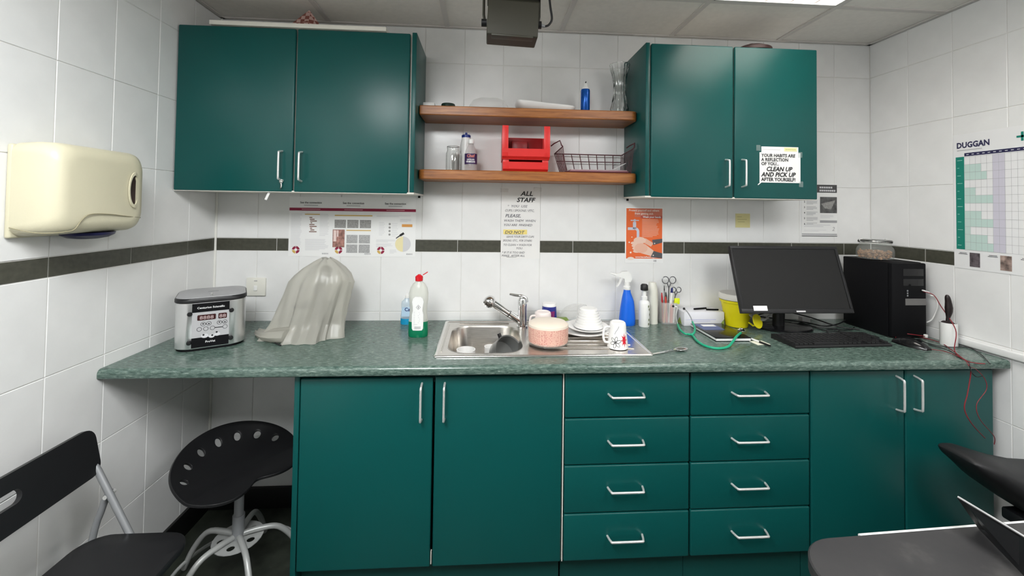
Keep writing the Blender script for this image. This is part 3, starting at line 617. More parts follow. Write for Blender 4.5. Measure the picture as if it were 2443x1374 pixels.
# flowered mug
t = mug('mug', 'white mug with red flower upside down on the drainer corner', (1.868, -.440, ZD), .0425, .032, .104, CERAM, False, math.radians(188), .026)
def on_cone(b, pts, ang, z0, r0=.0425, r1=.032, h=.104, off=.0006):
    out = []
    for x, z in pts:
        zz = z0+z; rr = r0+(r1*1.02-r0)*zz/(h-.01)+off; a = ang+x/rr; out.append((rr*math.cos(a), rr*math.sin(a), zz))
    return out
b = B(); pt = []
for k in range(16):
    a = 2*math.pi*k/16; r = .029 if k % 2 == 0 else .013; pt.append((r*math.cos(a)*.55, r*math.sin(a)))
for k in range(16): b.face(on_cone(b, [(0, 0), pt[k], pt[(k+1) % 16]], math.radians(-66), .037))
b.obj('red_flower', mat('red_glaze', (.62, .012, .03), .2), t, flat=True)
for k in range(6):
    a = math.radians(60*k+18); pts = []
    for i in range(13):
        q = 2*math.pi*i/12; lx, ly = .012+.011*math.cos(q), .0052*math.sin(q); pts.append((lx*math.cos(a)-ly*math.sin(a), lx*math.sin(a)+ly*math.cos(a)))
    B().tube(on_cone(B(), pts, math.radians(-120), .028, off=.0003), .0009, 5).obj('flower_outline', mat('dark_grey_glaze', (.12, .12, .12), .3), t)
B().tube(on_cone(B(), [(-.004, .032), (.0, .042), (.007, .052), (.012, .064)], math.radians(-120), .028, off=.0003), .0011, 5).obj('flower_stem', GREYINK, t)
B().tube(on_cone(B(), [(.004, .024), (.011, .032), (.014, .046)], math.radians(-58), .037, off=.0003), .0009, 5).obj('flower_stem', GREYINK, t)
# in the bowl
t = mug('mug', 'white lettered mug standing in the sink bowl', (1.242, -.315, ZS-.153), .040, .0405, .113, CERAM, True, math.radians(100))
o = text('Di..n', .030, INK, t, 0, 0, 0, 'CENTER', bold=.0004); o.data.transform(Matrix.Translation((0, -.0414, .082)) @ Matrix.Rotation(R90, 4, 'X'))
t = thing('saucepan', 'dark grey pan tipped on its side in the sink bowl', 'pan', (1.412, -.315, ZS-.070))
t.rotation_euler = (math.radians(20), math.radians(58), math.radians(-25)); DG = mat('dark_grey_enamel', (.15, .155, .15), .28)
B().lathe([(.0, -.032), (.058, -.032), (.070, -.024), (.078, .032), (.080, .034), (.075, .032), (.067, -.020), (.0, -.027)], seg=36, cap0=False, cap1=False).obj('body', DG, t)
B().tube([(-.074, 0, .024), (-.09, 0, .028), (-.096, 0, .028)], .008, 8).obj('lug', BLACK, t)
o = B().lathe([(.02, 0), (.028, .003), (.050, .035), (.0515, .036), (.049, .035), (.026, .006), (0, .005)], seg=32, cap1=False).obj('glass_bowl', GLASSR, None, (1.302, -.375, ZS-.151), (math.radians(-14), math.radians(14), 0)); tag(o, 'small clear glass bowl lying in the sink bowl', 'bowl')
o = mug('mug', 'small white cup behind the grey pan in the sink bowl', (1.350, -.185, ZS-.152), .026, .029, .082, CERAM, True, math.radians(90)); o['category'] = 'cup'
# spoon on the worktop
def spoon(p0, p1, label, hl):
    p0, p1 = Vector(p0), Vector(p1); L_ = (p1-p0).length; t = thing('spoon', label, 'spoon', p0, math.atan2(p1.y-p0.y, p1.x-p0.x))
    b = B(); b.loft([[(x, y*wd, z0+q) for y, q in ((-1, 0), (1, 0), (1, .0016), (-1, .0016))] for x, wd, z0 in ((0, .006, .002), (L_*.3, .005, .004), (L_*.58, .0032, .009), (L_*.66, .004, .008))]); b.obj('handle', CHROME, t)
    rr = []
    for k in range(5):
        f = k/4; rr.append([(L_*.82+L_*.18*f*math.cos(2*math.pi*i/20), .019*f*math.sin(2*math.pi*i/20), .001+.008*f*f) for i in range(20)] if k else [(L_*.82+.001*math.cos(2*math.pi*i/20), .001*math.sin(2*math.pi*i/20), .001) for i in range(20)])
    o = B().loft(rr, True, False).obj('bowl', CHROME, t); md = o.modifiers.new('th', 'SOLIDIFY'); md.thickness = .001
spoon((1.983, -.517, ZS), (2.150, -.468, ZS), 'metal spoon lying on the worktop beside the drainer', 0)
# ================================================================== BOTTLES
def oval(prof, sx, sy): return B().lathe(prof, seg=36, sx=sx, sy=sy, cap0=True, cap1=False)
t = thing('detergent_bottle', 'clear washing-up liquid bottle with red cap and green liquid', 'bottle', (1.028, -.258, ZS))
oval([(.0421, .067), (.0385, .10), (.0385, .13), (.042, .165), (.0425, .19), (.037, .214), (.026, .232), (.015, .241), (.014, .246)], 1, .62).obj('bottle', FROST, t)
B().lathe([(.040, 0), (.043, .004), (.0435, .02), (.0425, .06), (.0421, .067), (0, .067)], seg=36, sy=.62, cap1=False).obj('liquid', mat('green_liquid', (.0, .17, .075), .25), t)
B().lathe([(.0165, .244), (.017, .262), (.012, .267), (.007, .269), (.006, .272), (0, .272)], seg=24, cap1=False).obj('cap', REDCAP, t)
B().box((.027, 0, .276), (.024, .013, .004), .0015, rot=Matrix.Rotation(math.radians(-32), 3, 'Y')).obj('flip_lid', REDCAP, t)
lb = [(-.026, .032), (.026, .032), (.0275, .10), (.022, .12), (.027, .145), (.024, .168), (.014, .178), (-.014, .178), (-.024, .168), (-.027, .145), (-.022, .12), (-.0275, .10)]
def wrap(b, pts, R, sy, off=.0008): return [(R*math.sin(x/R), -(R*math.cos(x/R)*sy)-off, z) for x, z in pts]
b = B()
for (za, wa), (zb, wb_) in zip([(.032, .02), (.04, .0255), (.07, .0265), (.10, .026), (.118, .0215), (.135, .023), (.155, .0265), (.17, .022), (.178, .012)], [(.04, .0255), (.07, .0265), (.10, .026), (.118, .0215), (.135, .023), (.155, .0265), (.17, .022), (.178, .012)]):
    for k in range(6):
        u0, u1 = -1+k/3, -1+(k+1)/3; b.face(wrap(b, [(wa*u0, za), (wa*u1, za), (wb_*u1, zb), (wb_*u0, zb)], .0435, .62, .0012))
b.obj('label', PAPER, t)
b = B()
for r in para(-.017, .012, .112, 8, .0075, .0022, 40): b.face(wrap(b, [(r[0], r[1]), (r[2], r[1]), (r[2], r[3]), (r[0], r[3])], .0435, .62, .0018))
b.obj('label_text', LGREYINK, t, flat=True)
b = B(); b.prism([(0, -.011), (.010, 0), (0, .011), (-.010, 0)], 0, .0006); b.xf(Matrix.Translation((.003, -.0288, .133)) @ Matrix.Rotation(R90, 4, 'X')); b.obj('hazard_diamond', GREYINK, t, flat=True)
b = B(); b.prism([(0, -.008), (.0075, 0), (0, .008), (-.0075, 0)], 0, .0006); b.xf(Matrix.Translation((.003, -.0296, .133)) @ Matrix.Rotation(R90, 4, 'X')); b.obj('hazard_diamond', PAPER, t, flat=True)
o = text('!', .012, INK, t, 0, 0, 0, 'CENTER', bold=.0006); o.data.transform(Matrix.Translation((.003, -.0303, .1285)) @ Matrix.Rotation(R90, 4, 'X'))
b = B()
for k in range(9): b.face(wrap(b, [(-.012+.003*k, .038), (-.0105+.003*k, .038), (-.0105+.003*k, .05), (-.012+.003*k, .05)], .0435, .62, .0018))
b.obj('barcode', GREYINK, t, flat=True)
t = thing('soap_bottle', 'small clear hand soap bottle with blue liquid behind the detergent bottle', 'bottle', (.942, -.062, ZS))
oval([(.029, .028), (.029, .04), (.0255, .07), (.027, .095), (.025, .11), (.012, .12), (.009, .128)], 1, .6).obj('bottle', clear('pale_blue_clear', (.55, .68, .78), .45, .15), t)
B().lathe([(.027, 0), (.029, .004), (.029, .028), (0, .028)], seg=36, sy=.6, cap1=False).obj('liquid', mat('blue_liquid', (.01, .30, .55), .2), t)
b = B(); b.prism([(-.022, .04), (.022, .04), (.020, .085), (-.020, .085)], 0, .0006); b.xf(Matrix.Translation((0, -.0182, 0)) @ Matrix.Rotation(R90, 4, 'X')); b.obj('label', mat('pale_blue_label', (.45, .62, .78), .5), t, flat=True)
o = text('Ca', .024, NAVY, t, 0, 0, 0, 'CENTER', bold=.0005); o.data.transform(Matrix.Translation((.006, -.0195, .066)) @ Matrix.Rotation(R90, 4, 'X'))
B().lathe([(.0095, .126), (.0095, .138), (.004, .14), (.004, .150)], seg=16).obj('pump', WHITEP, t)
t = thing('spray_bottle', 'blue spray bottle with white trigger head by the tiled wall', 'bottle', (2.030, -.085, ZS))
rings = []
for z, xl, xr, d in ((0, -.037, .038, .034), (.004, -.0395, .040, .036), (.03, -.0395, .0405, .036), (.08, -.034, .037, .033), (.115, -.0285, .033, .03), (.135, -.025, .026, .026), (.16, -.0195, .0165, .018), (.172, -.0175, .0155, .016)):
    rings.append([((xl+xr)/2+(xr-xl)/2*math.cos(2*math.pi*i/32), d*math.sin(2*math.pi*i/32), z) for i in range(32)])
B().loft(rings).obj('body', BLUE, t, smooth=60)
B().lathe([(.0165, .172), (.0175, .174), (.0175, .188), (.013, .192), (.0125, .212)], (-.0015, 0, 0), 24).obj('collar', WHITEP, t)
b = B(); b.prism([(-.062, .243), (-.058, .252), (-.04, .254), (-.03, .262), (.0, .264), (.015, .25), (.022, .225), (.014, .210), (-.014, .210), (-.017, .226), (-.05, .238)], -.009, .009); b.xf(Matrix.Rotation(R90, 4, 'X')); b.obj('trigger_head', WHITEP, t, smooth=30)
b = B(); b.prism([(-.034, .234), (-.026, .230), (-.036, .205), (-.05, .186), (-.056, .189), (-.043, .208)], -.006, .006); b.xf(Matrix.Rotation(R90, 4, 'X')); b.obj('trigger', WHITEP, t, smooth=30)
B().cyl((-.088, 0, .254), (-.060, 0, .2465), .0035, .007, 12).obj('nozzle', WHITEP, t)
t = thing('pump_spray_bottle', 'white labelled pump bottle with black cap beside the blue spray', 'bottle', (2.104, -.118, ZS))
B().lathe([(.025, 0), (.0262, .003), (.0262, .112), (.023, .122), (.014, .128), (.0135, .132)], seg=28).obj('body', WHITEP, t)
B().lathe([(.0155, .131), (.0155, .145), (.010, .148), (.010, .178), (.008, .18)], seg=20).obj('pump', WHITEP, t)
B().lathe([(.0175, .176), (.0185, .182), (.0175, .200), (.012, .206), (0, .207)], seg=24, cap1=False).obj('cap', BLACK, t)
b = B()
for k, (a, z, w_) in enumerate(((-60, .10, .006), (-48, .085, .004), (-40, .06, .006), (-55, .035, .007), (-58, .015, .008))):
    b.face([((.0266)*math.cos(math.radians(a)+dx), .0266*math.sin(math.radians(a)+dx), z+dz) for dx, dz in ((-.14, -.005), (.14, -.005), (.14, .006), (-.14, .006))])
b.obj('leaf_print', mat('olive_leaf_print', (.16, .18, .09), .6), t, flat=True)['kind'] = 'stuff'
b = B()
for k in range(12): b.face([(.0266*math.cos(math.radians(a)), .0266*math.sin(math.radians(a)), .09-.0055*k+dz) for a, dz in ((-118, 0), (-75, 0), (-75, .002), (-118, .002))])
b.obj('label_text', LGREYINK, t, flat=True)
# crumpled white roll
rr = random.Random(5); rings = []
for k in range(12):
    z = .205*k/11; base = .0265 if k < 10 else .022-.004*(k-10); rings.append([((base+rr.uniform(-.0022, .0022))*math.cos(2*math.pi*i/22), (base+rr.uniform(-.0022, .0022))*math.sin(2*math.pi*i/22), z) for i in range(22)])
o = B().loft(rings).obj('wrapped_roll', mat('cream_film', (.76, .75, .67), .4), None, (2.168, -.062, ZS)); tag(o, 'cream film-wrapped roll standing between pump bottle and pen cup', 'roll')
# pen cup
PC = Vector((2.247, -.062, ZS))
t = thing('pen_cup', 'clear plastic pen cup holding pens and scissors', 'cup', PC)
rg2 = lambda s_, z: [(x*s_, y*s_, z) for x, y in rrect(-.040, -.034, .040, .034, .01, 4)]
B().loft([rg2(.93, 0), rg2(1, .108), rg2(.96, .108), rg2(.89, .004)], True, True).obj('cup', CLEARP, t)
def stick(name, label, cat, a, b_, r, m, tipm=None, grp=None):
    a, b_ = Vector(a), Vector(b_); t = thing(name, label, cat, PC+a, group=grp); d = b_-a
    B().cyl((0, 0, 0), d*.86, r, seg=10).obj('barrel', m, t); B().cyl(d*.86, d, r, r*.55, 10).obj('tip', tipm or m, t); return t
stick('pen', 'red pen leaning in the clear pen cup', 'pen', (-.020, .008, .006), (-.026, .010, .150), .0042, mat('red_pen_plastic', (.5, .02, .03), .35))
stick('pen', 'second red marker standing in front in the pen cup', 'pen', (-.010, -.014, .006), (-.016, -.012, .135), .0055, mat('brick_pen_plastic', (.55, .07, .05), .35))
stick('pen', 'thin grey pen with black tip in the pen cup', 'pen', (-.006, .014, .006), (-.010, .018, .185), .0026, GREYTUBE, BLACK)
stick('pen', 'black pen leaning in the pen cup', 'pen', (.004, .006, .006), (-.004, .012, .152), .004, BLACK)
stick('pen', 'white pen with blue clip standing tallest in the pen cup', 'pen', (.002, -.012, .006), (.020, -.008, .178), .0065, WHITEP, NAVY)
stick('pen', 'orange pencil leaning low in the pen cup', 'pencil', (-.026, -.018, .006), (-.018, -.016, .098), .005, mat('orange_pencil', (.62, .25, .08), .4))
stick('pen', 'pink highlighter standing low in the pen cup', 'highlighter', (.010, -.020, .006), (.014, -.018, .10), .0075, mat('pink_pen', (.78, .28, .24), .4))
stick('highlighter', 'yellow-capped highlighter at the front of the pen cup', 'highlighter', (.022, -.014, .006), (.030, -.020, .118), .006, WHITEP, YELLOW)
o = B().span((-.014, -.004, 0), (.014, .004, .03), .004).obj('yellow_tag', mat('neon_yellow', (.75, .85, .02), .4), None, PC+Vector((.038, -.024, .100))); tag(o, 'neon yellow clip hanging on the pen cup rim', 'clip')
def scissors(label, base, top, r):
    base, top = Vector(base), Vector(top); t = thing('scissors', label, 'scissors', PC+base); d = top-base; u = Vector((1, 0, 0)); L_ = d.length
    B().tube([(0.001, 0, 0), d*.7, d*.8+u*r*.6], .0028, 8).obj('blade', SCM, t); B().tube([(-.001, 0, 0), d*.7, d*.8-u*r*.6], .0028, 8).obj('blade', SCM, t)
    for s in (-1, 1): B().tube([d*.8+u*(s*r*1.1)+Vector((r*math.cos(2*math.pi*i/20), 0, r*.9+r*1.05*math.sin(2*math.pi*i/20))) for i in range(20)], .0024, 8, closed=True).obj('finger_ring', SCM, t)
SCM = mat('dark_steel', (.20, .20, .21), .3, .7)
scissors('larger steel scissors with ring handles upright in the pen cup', (.008, .016, .006), (.018, .020, .245), .017)
scissors('smaller steel scissors leaning out of the pen cup', (.018, .010, .006), (.058, .012, .190), .0125)
# glove box
t = thing('glove_box', 'white cardboard glove box with green corner print', 'box', (2.409, -.066, ZS))
B().span((-.103, -.054, 0), (.103, .052, .068), .0015).obj('carton', mat('white_card', (.80, .80, .84), .5), t)
GP = mat('lime_print', (.34, .46, .10), .5); LP = mat('lilac_print', (.55, .56, .78), .5)
def vface(pts, nm, m, y=-.0547):
    b = B(); b.face([(x, y, z) for x, z in pts]); b.obj(nm, m, t, flat=True)
vface([(.102, .004), (.102, .034), (.078, .004)], 'green_corner', GP); vface([(-.102, .03), (.06, .0295), (.06, .0325), (-.07, .0325)], 'printed_line', LP); vface([(-.06, .0225), (.03, .0225), (.03, .0245), (-.06, .0245)], 'printed_line', LP)
b = B(); b.face([(-.1036, -.03, .002), (-.1036, .02, .002), (-.1036, -.01, .034)]); b.obj('green_corner', GP, t, flat=True)
b = B(); b.disc(0, 0, .03, .0686, 24, 0, 6.2832, 0, .5); b.obj('dispensing_slot', LGREYINK, t, flat=True)
for k, (x, y, a, L_, m) in enumerate(((-.03, -.01, .25, .075, BLACKM), (.028, -.02, -.1, .06, BLACKM))):
    tt = thing('pen', ('black' if k == 0 else 'short dark') + ' pen lying on top of the glove box' + ('' if k == 0 else ' near the sharps bin'), 'pen', (2.409+x, -.066+y, ZS+.0685), a)
    B().cyl((0, 0, .0045), (L_, 0, .0045), .0042, seg=10).obj('barrel', m, tt); B().cyl((L_, 0, .0045), (L_+.01, 0, .0045), .0042, .0015, 10).obj('tip', SATIN, tt)
# notebook
t = thing('notebook', 'black covered notebook with white page edges lying on worktop', 'book', (2.412, -.245, ZS), 0)
B().span((-.080, -.118, 0), (.080, .112, .003), .001).obj('back_cover', BLACKG, t); B().span((-.078, -.1165, .0032), (.078, .110, .0125)).obj('pages', PAPER, t, flat=True); B().span((-.080, -.118, .0127), (.080, .112, .0165), .001).obj('front_cover', BLACKG, t)
B().span((-.070, .0, .0166), (.03, .095, .0174)).obj('blue_card', mat('slate_blue_card', (.06, .09, .24), .35), t, flat=True); B().span((-.045, .055, .0175), (.02, .085, .0181)).obj('white_label', PAPER, t, flat=True)
o = B().span((0, 0, 0), (.062, .05, .0012)).obj('note_slip', mat('cream_paper', (.80, .80, .66), .6), None, (2.487, -.415, ZS+.0006), (0, 0, .12)); tag(o, 'cream paper slip under the pen beside the notebook', 'paper')
t = thing('ballpoint_pen', 'white and black ballpoint pen lying across the cream slip', 'pen', at(1783, 805, 'z', ZS+.006), 0)
pe = at(1838, 825, 'z', ZS+.006)-at(1783, 805, 'z', ZS+.006)
B().cyl((0, 0, 0), pe*.55, .0042, seg=10).obj('barrel', WHITEP, t); B().cyl(pe*.55, pe, .0048, .0035, 10).obj('grip', BLACK, t)
# stethoscope
t = thing('stethoscope', 'green-tubed stethoscope lying over the glove box and notebook', 'stethoscope', (2.29, -.2, ZS))
Q = lambda px, py, z: at(px, py, 'z', ZS+z)-Vector((2.29, -.2, ZS))
def Qy(px, py, y): return at(px, py, 'y', y)-Vector((2.29, -.2, ZS))
g1 = [Q(1640, 797, .006), Q(1652, 800, .006), Q(1662, 812, .006), Q(1680, 824, .006), Q(1708, 831, .006), Q(1735, 828, .006), Q(1748, 815, .014), Q(1757, 803, .024), Q(1767, 794, .024)]
B().tube(spl(g1, 6), .0052, 10).obj('tube', GREENTUBE, t)
B().tube(spl([Qy(1617, 774, -.14), Q(1622, 786, .012), Q(1634, 796, .007), Q(1643, 797, .006)], 6), .0048, 10).obj('tube', GREENTUBE, t); B().tube(spl([Qy(1652, 768, -.16), Q(1658, 784, .02), Q(1654, 796, .012), Q(1643, 798, .006)], 6), .0048, 10).obj('tube', GREENTUBE, t)
B().tube(spl([Qy(1608, 731, -.135), Qy(1616, 734, -.14), Qy(1613, 752, -.14), Qy(1617, 775, -.14)], 6), .0022, 8).obj('ear_tube', SATIN, t); B().tube(spl([Qy(1634, 738, -.135), Qy(1640, 744, -.14), Qy(1648, 757, -.15), Qy(1652, 769, -.16)], 6), .0022, 8).obj('ear_tube', GREYTUBE, t)
for p in (Qy(1606, 730.5, -.135), Qy(1632, 736.5, -.135)): b = B(); b.lathe([(.0, -.006), (.005, -.004), (.006, 0), (.004, .005), (0, .006)], p, 14, cap0=False, cap1=False); b.obj('ear_tip', BLACK, t)
b = B(); p = Q(1769, 789, .018); b.lathe([(.016, 0), (.017, .004), (.009, .009), (.006, .014), (0, .014)], p, 20, cap1=False); b.obj('chest_piece', CHROME, t)
# sharps bin
t = thing('sharps_bin', 'yellow sharps bucket with pale lid behind the monitor', 'bin', (2.577, -.118, ZS))
B().lathe([(.046, 0), (.050, .002), (.072, .118), (.078, .120), (.080, .131), (.076, .131)], seg=36, cap1=True).obj('bucket', YELLOW, t)
B().lathe([(.079, .132), (.084, .136), (.084, .156), (.079, .163), (.0, .165)], seg=36, cap1=False).obj('lid', CLEARP if False else mat('pale_lid_plastic', (.70, .68, .62), .35), t)
b = B(); b.disc(0, 0, .033, 0, 24); b.disc(0, 0, .033, .005, 24); b.lathe([(.033, 0), (.034, .0025), (.033, .005)], seg=24, cap0=False, cap1=False); b.xf(Matrix.Translation((.044, -.092, .046)) @ Matrix.Rotation(math.radians(70), 4, 'X') @ Matrix.Rotation(math.radians(25), 4, 'Y')); b.obj('flap_cover', YELLOW, t)
B().tube([(.03, -.050, .03), (.036, -.075, .020), (.042, -.086, .026)], .004, 8).obj('hinge_tab', YELLOW, t)
# ================================================================== COMPUTER
t = thing('monitor', 'black flat-screen monitor tilted back on the worktop', 'monitor', (2.76, -.25, ZS))
sw, sh = .540, .314; c = Vector((0, .0, .256)); T = Matrix.Translation(c) @ Matrix.Rotation(-math.radians(18.5), 4, 'X')
b = B(); b.span((-sw/2, .004, -sh/2), (sw/2, .022, sh/2), .004); b.span((-sw*.33, .02, -sh*.33), (sw*.33, .045, sh*.25), .01); b.xf(T); b.obj('casing', BLACK, t)
b = B()
for a, e in (((-sw/2, -.002, sh/2-.014), (sw/2, .006, sh/2)), ((-sw/2, -.002, -sh/2), (sw/2, .006, -sh/2+.02)), ((-sw/2, -.002, -sh/2+.02), (-sw/2+.013, .006, sh/2-.014)), ((sw/2-.013, -.002, -sh/2+.02), (sw/2, .006, sh/2-.014))): b.span(a, e, .001)
b.xf(T); b.obj('bezel', BLACK, t)
b = B(); b.span((-sw/2+.0135, .001, -sh/2+.0205), (sw/2-.0135, .0038, sh/2-.0145)); b.xf(T); b.obj('screen', mat('dark_screen', (.012, .012, .012), .5, spec=.35), t, flat=True)
b = B(); b.span((-.213, -.0028, -.146), (-.147, -.0022, -.124)); b.xf(T); b.obj('white_sticker', PAPER, t, flat=True)
b = B(); b.span((-.010, -.0026, -.1525), (.034, -.0021, -.146)); b.xf(T); b.obj('maker_badge', mat('silver_print', (.6, .6, .6), .4), t, flat=True)
B().tube([(0, .085, .015), (0, .08, .12), (0, .045, .25)], .026, 14).obj('stand_column', BLACK, t)
B().lathe([(.13, 0), (.132, .006), (.125, .012), (.05, .017), (0, .017)], (0.03, .085, 0), 40, 1, .72, cap1=False).obj('stand_base', BLACKG, t)
t = thing('computer_tower', 'black desktop computer tower standing in the corner by the calendar wall', 'computer', (3.262, -.205, ZS))
B().span((-.085, -.112, .004), (.085, .13, .345), .004).obj('case', BLACKM, t)
B().span((-.084, -.1335, .006), (.084, -.113, .343), .005).obj('front_panel', BLACKM, t)
B().span((-.03, -.1345, .285), (.07, -.1332, .318), .001).obj('drive_door', BLACKG, t); B().span((-.03, -.1345, .24), (.07, -.1332, .272), .001).obj('drive_door', BLACKG, t)
B().span((-.02, -.1348, .152), (.082, -.1333, .182)).obj('grey_strip', mat('grey_badge', (.16, .155, .15), .45), t, flat=True)
for k in range(3): B().span((-.012, -.1346, .192+.011*k), (-.006, -.1334, .199+.011*k)).obj('port', GREYTUBE, t, flat=True)
for x in (-.07, .07): B().span((x-.01, -.12, 0), (x+.01, .12, .004)).obj('foot', BLACK, t)
t = thing('storage_jar', 'clip-top glass jar half full of brown biscuits on the computer', 'jar', (3.232, -.2, ZS+.345))
B().lathe([(.055, .001), (.069, .004), (.074, .02), (.074, .045), (.069, .058), (.062, .066), (.062, .082)], seg=36, cap1=False).obj('glass_body', GLASS, t)
B().lathe([(.052, .083), (.066, .083), (.068, .089), (.064, .095), (.05, .098), (0, .099)], seg=36, cap0=True, cap1=False).obj('lid', GLASSR, t)
B().tube([(.065*math.cos(a*.2618), .065*math.sin(a*.2618), .081) for a in range(24)], .0018, 8, closed=True).obj('seal_wire', SATIN, t)
B().tube(spl([(-.066, 0, .082), (-.078, 0, .088), (-.08, 0, .096), (-.066, 0, .1)], 4), .0018, 8).obj('clip', SATIN, t); B().tube([(.066, 0, .08), (.075, 0, .086), (.076, 0, .094), (.05, 0, .1)], .0018, 8).obj('clip', SATIN, t)
b = B(); rr = random.Random(3)
for k in range(230):
    a = rr.uniform(0, 6.283); z = rr.uniform(.008, .042); q = .066*math.sqrt(rr.random())
    b.box((q*math.cos(a), q*math.sin(a), z), (rr.uniform(.008, .014), rr.uniform(.006, .01), rr.uniform(.004, .008)), rot=Matrix.Rotation(rr.uniform(0, 3), 3, (rr.random(), rr.random(), rr.random()+.1)))
o = b.obj('biscuits', mat('brown_biscuit', (.30, .16, .075), .8, noise=.5, nscale=90), t, flat=True); o['kind'] = 'stuff'
KR = math.radians(2.2)
t = thing('keyboard', 'black keyboard on the worktop in front of the monitor', 'keyboard', (2.842, -.380, ZS), KR)
b = B(); pr = [(-.072, 0), (-.074, .006), (-.068, .011), (.06, .021), (.072, .02), (.073, 0)]
b.loft([[(x, y, z) for y, z in pr] for x in (-.224, .224)]).obj('body', BLACK, t, smooth=20)
b = B(); kz = lambda y: .011+(y+.068)/.128*.010
for row in range(6):
    y = -.055+.0195*row
    for i in range(21):
        if i in (15, 19) and row in (0, 2): continue
        x = -.209+.0205*i+(.006 if i > 14 else 0)
        if row == 0 and 4 <= i <= 8: continue
        b.box((x, y, kz(y)+.003), (.0165, .0155, .006))
b.span((-.13, -.0625, kz(-.055)), (-.03, -.0475, kz(-.055)+.006))
o = b.obj('keys', mat('key_plastic', (.016, .016, .017), .5), t, flat=True); o['kind'] = 'stuff'
t = thing('mouse', 'black computer mouse beside the keyboard', 'mouse', (3.163, -.438, ZS), math.radians(-78))
rings = []
for k in range(9):
    f = k/8; x = -.063+.126*f; wd = .034*math.sin(math.pi*(.12+.80*f))**.55; hh = .036*math.sin(math.pi*(.10+.82*f))**.7
    rings.append([(x, wd*math.cos(math.pi*i/12), hh*math.sin(math.pi*i/12)) for i in range(13)])
B().loft(rings).obj('shell', BLACKG, t, smooth=60); B().cyl((.028, -.004, .030), (.028, .004, .030), .009).obj('wheel', BLACKM, t)
t = thing('brush_holder', 'white cylindrical holder standing at the end of the worktop', 'holder', (3.346, -.430, ZS))
B().lathe([(.0285, 0), (.029, .002), (.029, .098), (.0265, .098), (.0262, .004)], seg=28, cap0=True, cap1=False).obj('cylinder', WHITEP, t)
t = thing('brush', 'dark brush handle standing in the white holder', 'brush', (3.342, -.430, ZS+.006)); DB = mat('dark_brown_plastic', (.014, .008, .008), .45)
B().tube(spl([(0, 0, 0), (.0, 0, .09), (.006, 0, .14), (.004, 0, .18), (-.002, 0, .212)], 5), [.007]*8+[.009, .011, .0125, .013, .0135]+[.0125, .012, .011, .0105]+[.010, .009, .007, .004], 14).obj('handle', DB, t)
B().lathe([(.02, .08), (.022, .092), (.016, .097), (0, .1)], seg=20, cap1=False).obj('collar', DB, t)
# ================================================================== CABLES
def cable(name, label, pts, r, m, n=8): return tag(B().tube(spl(pts, n), r, 8).obj(name, m), label, 'cable')
RC = mat('red_cable', (.22, .012, .02), .45); zc = ZS+.004
A = lambda px, py, z=zc: at(px, py, 'z', z)
yo = -.632
Y = lambda px, py, y=yo: at(px, py, 'y', y)
cable('charging_cable', 'red charging cable plugged in the computer and hanging over the worktop edge', [Vector((3.325, -.342, 1.115)), Vector((3.345, -.37, 1.105)), Vector((3.352, -.395, 1.06)), Vector((3.325, -.475, .98)), A(2278, 838, .912), A(2310, 864), A(2313, 872, .904), Y(2316, 890), Y(2308, 940), Y(2301, 975), Y(2318, 1010), Y(2350, 1045, -.61)], .0018, RC)
cable('charging_cable', 'red cable looping from the foot of the computer across the worktop', [Vector((3.325, -.349, .914)), A(2170, 797, .922), A(2145, 794, .918), A(2136, 803, .908), A(2148, 808), A(2180, 802), A(2240, 816), A(2275, 838), A(2310, 862), A(2350, 868)], .0017, RC)
cable('charging_cable', 'second thin red cable hanging in a bend down the corner cabinet', [A(2220, 833), A(2260, 840), A(2300, 858), A(2312, 873, .904), Y(2330, 882), Y(2350, 905), Y(2353, 930), Y(2330, 965), Y(2338, 1000), Y(2371, 1040, -.61), Y(2372, 1060, -.60)], .0013, RC)
tag(B().span((-.006, -.012, 0), (.006, .0, .014), .002).obj('usb_plug', WHITEP, None, (3.333, -.3395, .907)), 'white plug at the foot of the computer tower', 'plug')
cable('black_cable', 'black cable running along the worktop end past the white holder', [A(2195, 812), A(2225, 822), A(2265, 828), A(2310, 829), A(2340, 845), A(2362, 868)], .0018, BLACK)
cable('black_cable', 'black cable hanging in a short loop below the worktop corner', [A(2215, 822), A(2262, 836), A(2308, 862), A(2314, 874, .904), Y(2318, 888), Y(2330, 899), Y(2345, 897)], .0016, BLACK)
cable('white_cable', 'white cable looping beside the computer tower', [Vector((3.352, -.35, 1.10)), Vector((3.372, -.355, 1.09)), Vector((3.382, -.352, 1.045)), Vector((3.372, -.34, .99)), Vector((3.362, -.325, .97))], .0026, WHITEP)
tag(B().box((0, 0, 0), (.03, .012, .006), .002, rot=Matrix.Rotation(.3, 3, 'Y')).obj('usb_stick', WHITEP, None, (3.333, -.347, 1.117)), 'white USB plug in the front of the computer', 'plug')
cable('grey_cable', 'grey monitor cable curving behind the monitor stand', [Vector((2.60, -.16, .975)), Vector((2.625, -.19, .955)), Vector((2.66, -.20, .95)), Vector((2.69, -.19, .962)), Vector((2.725, -.175, .98))], .005, mat('grey_cable_sheath', (.33, .33, .32), .5))
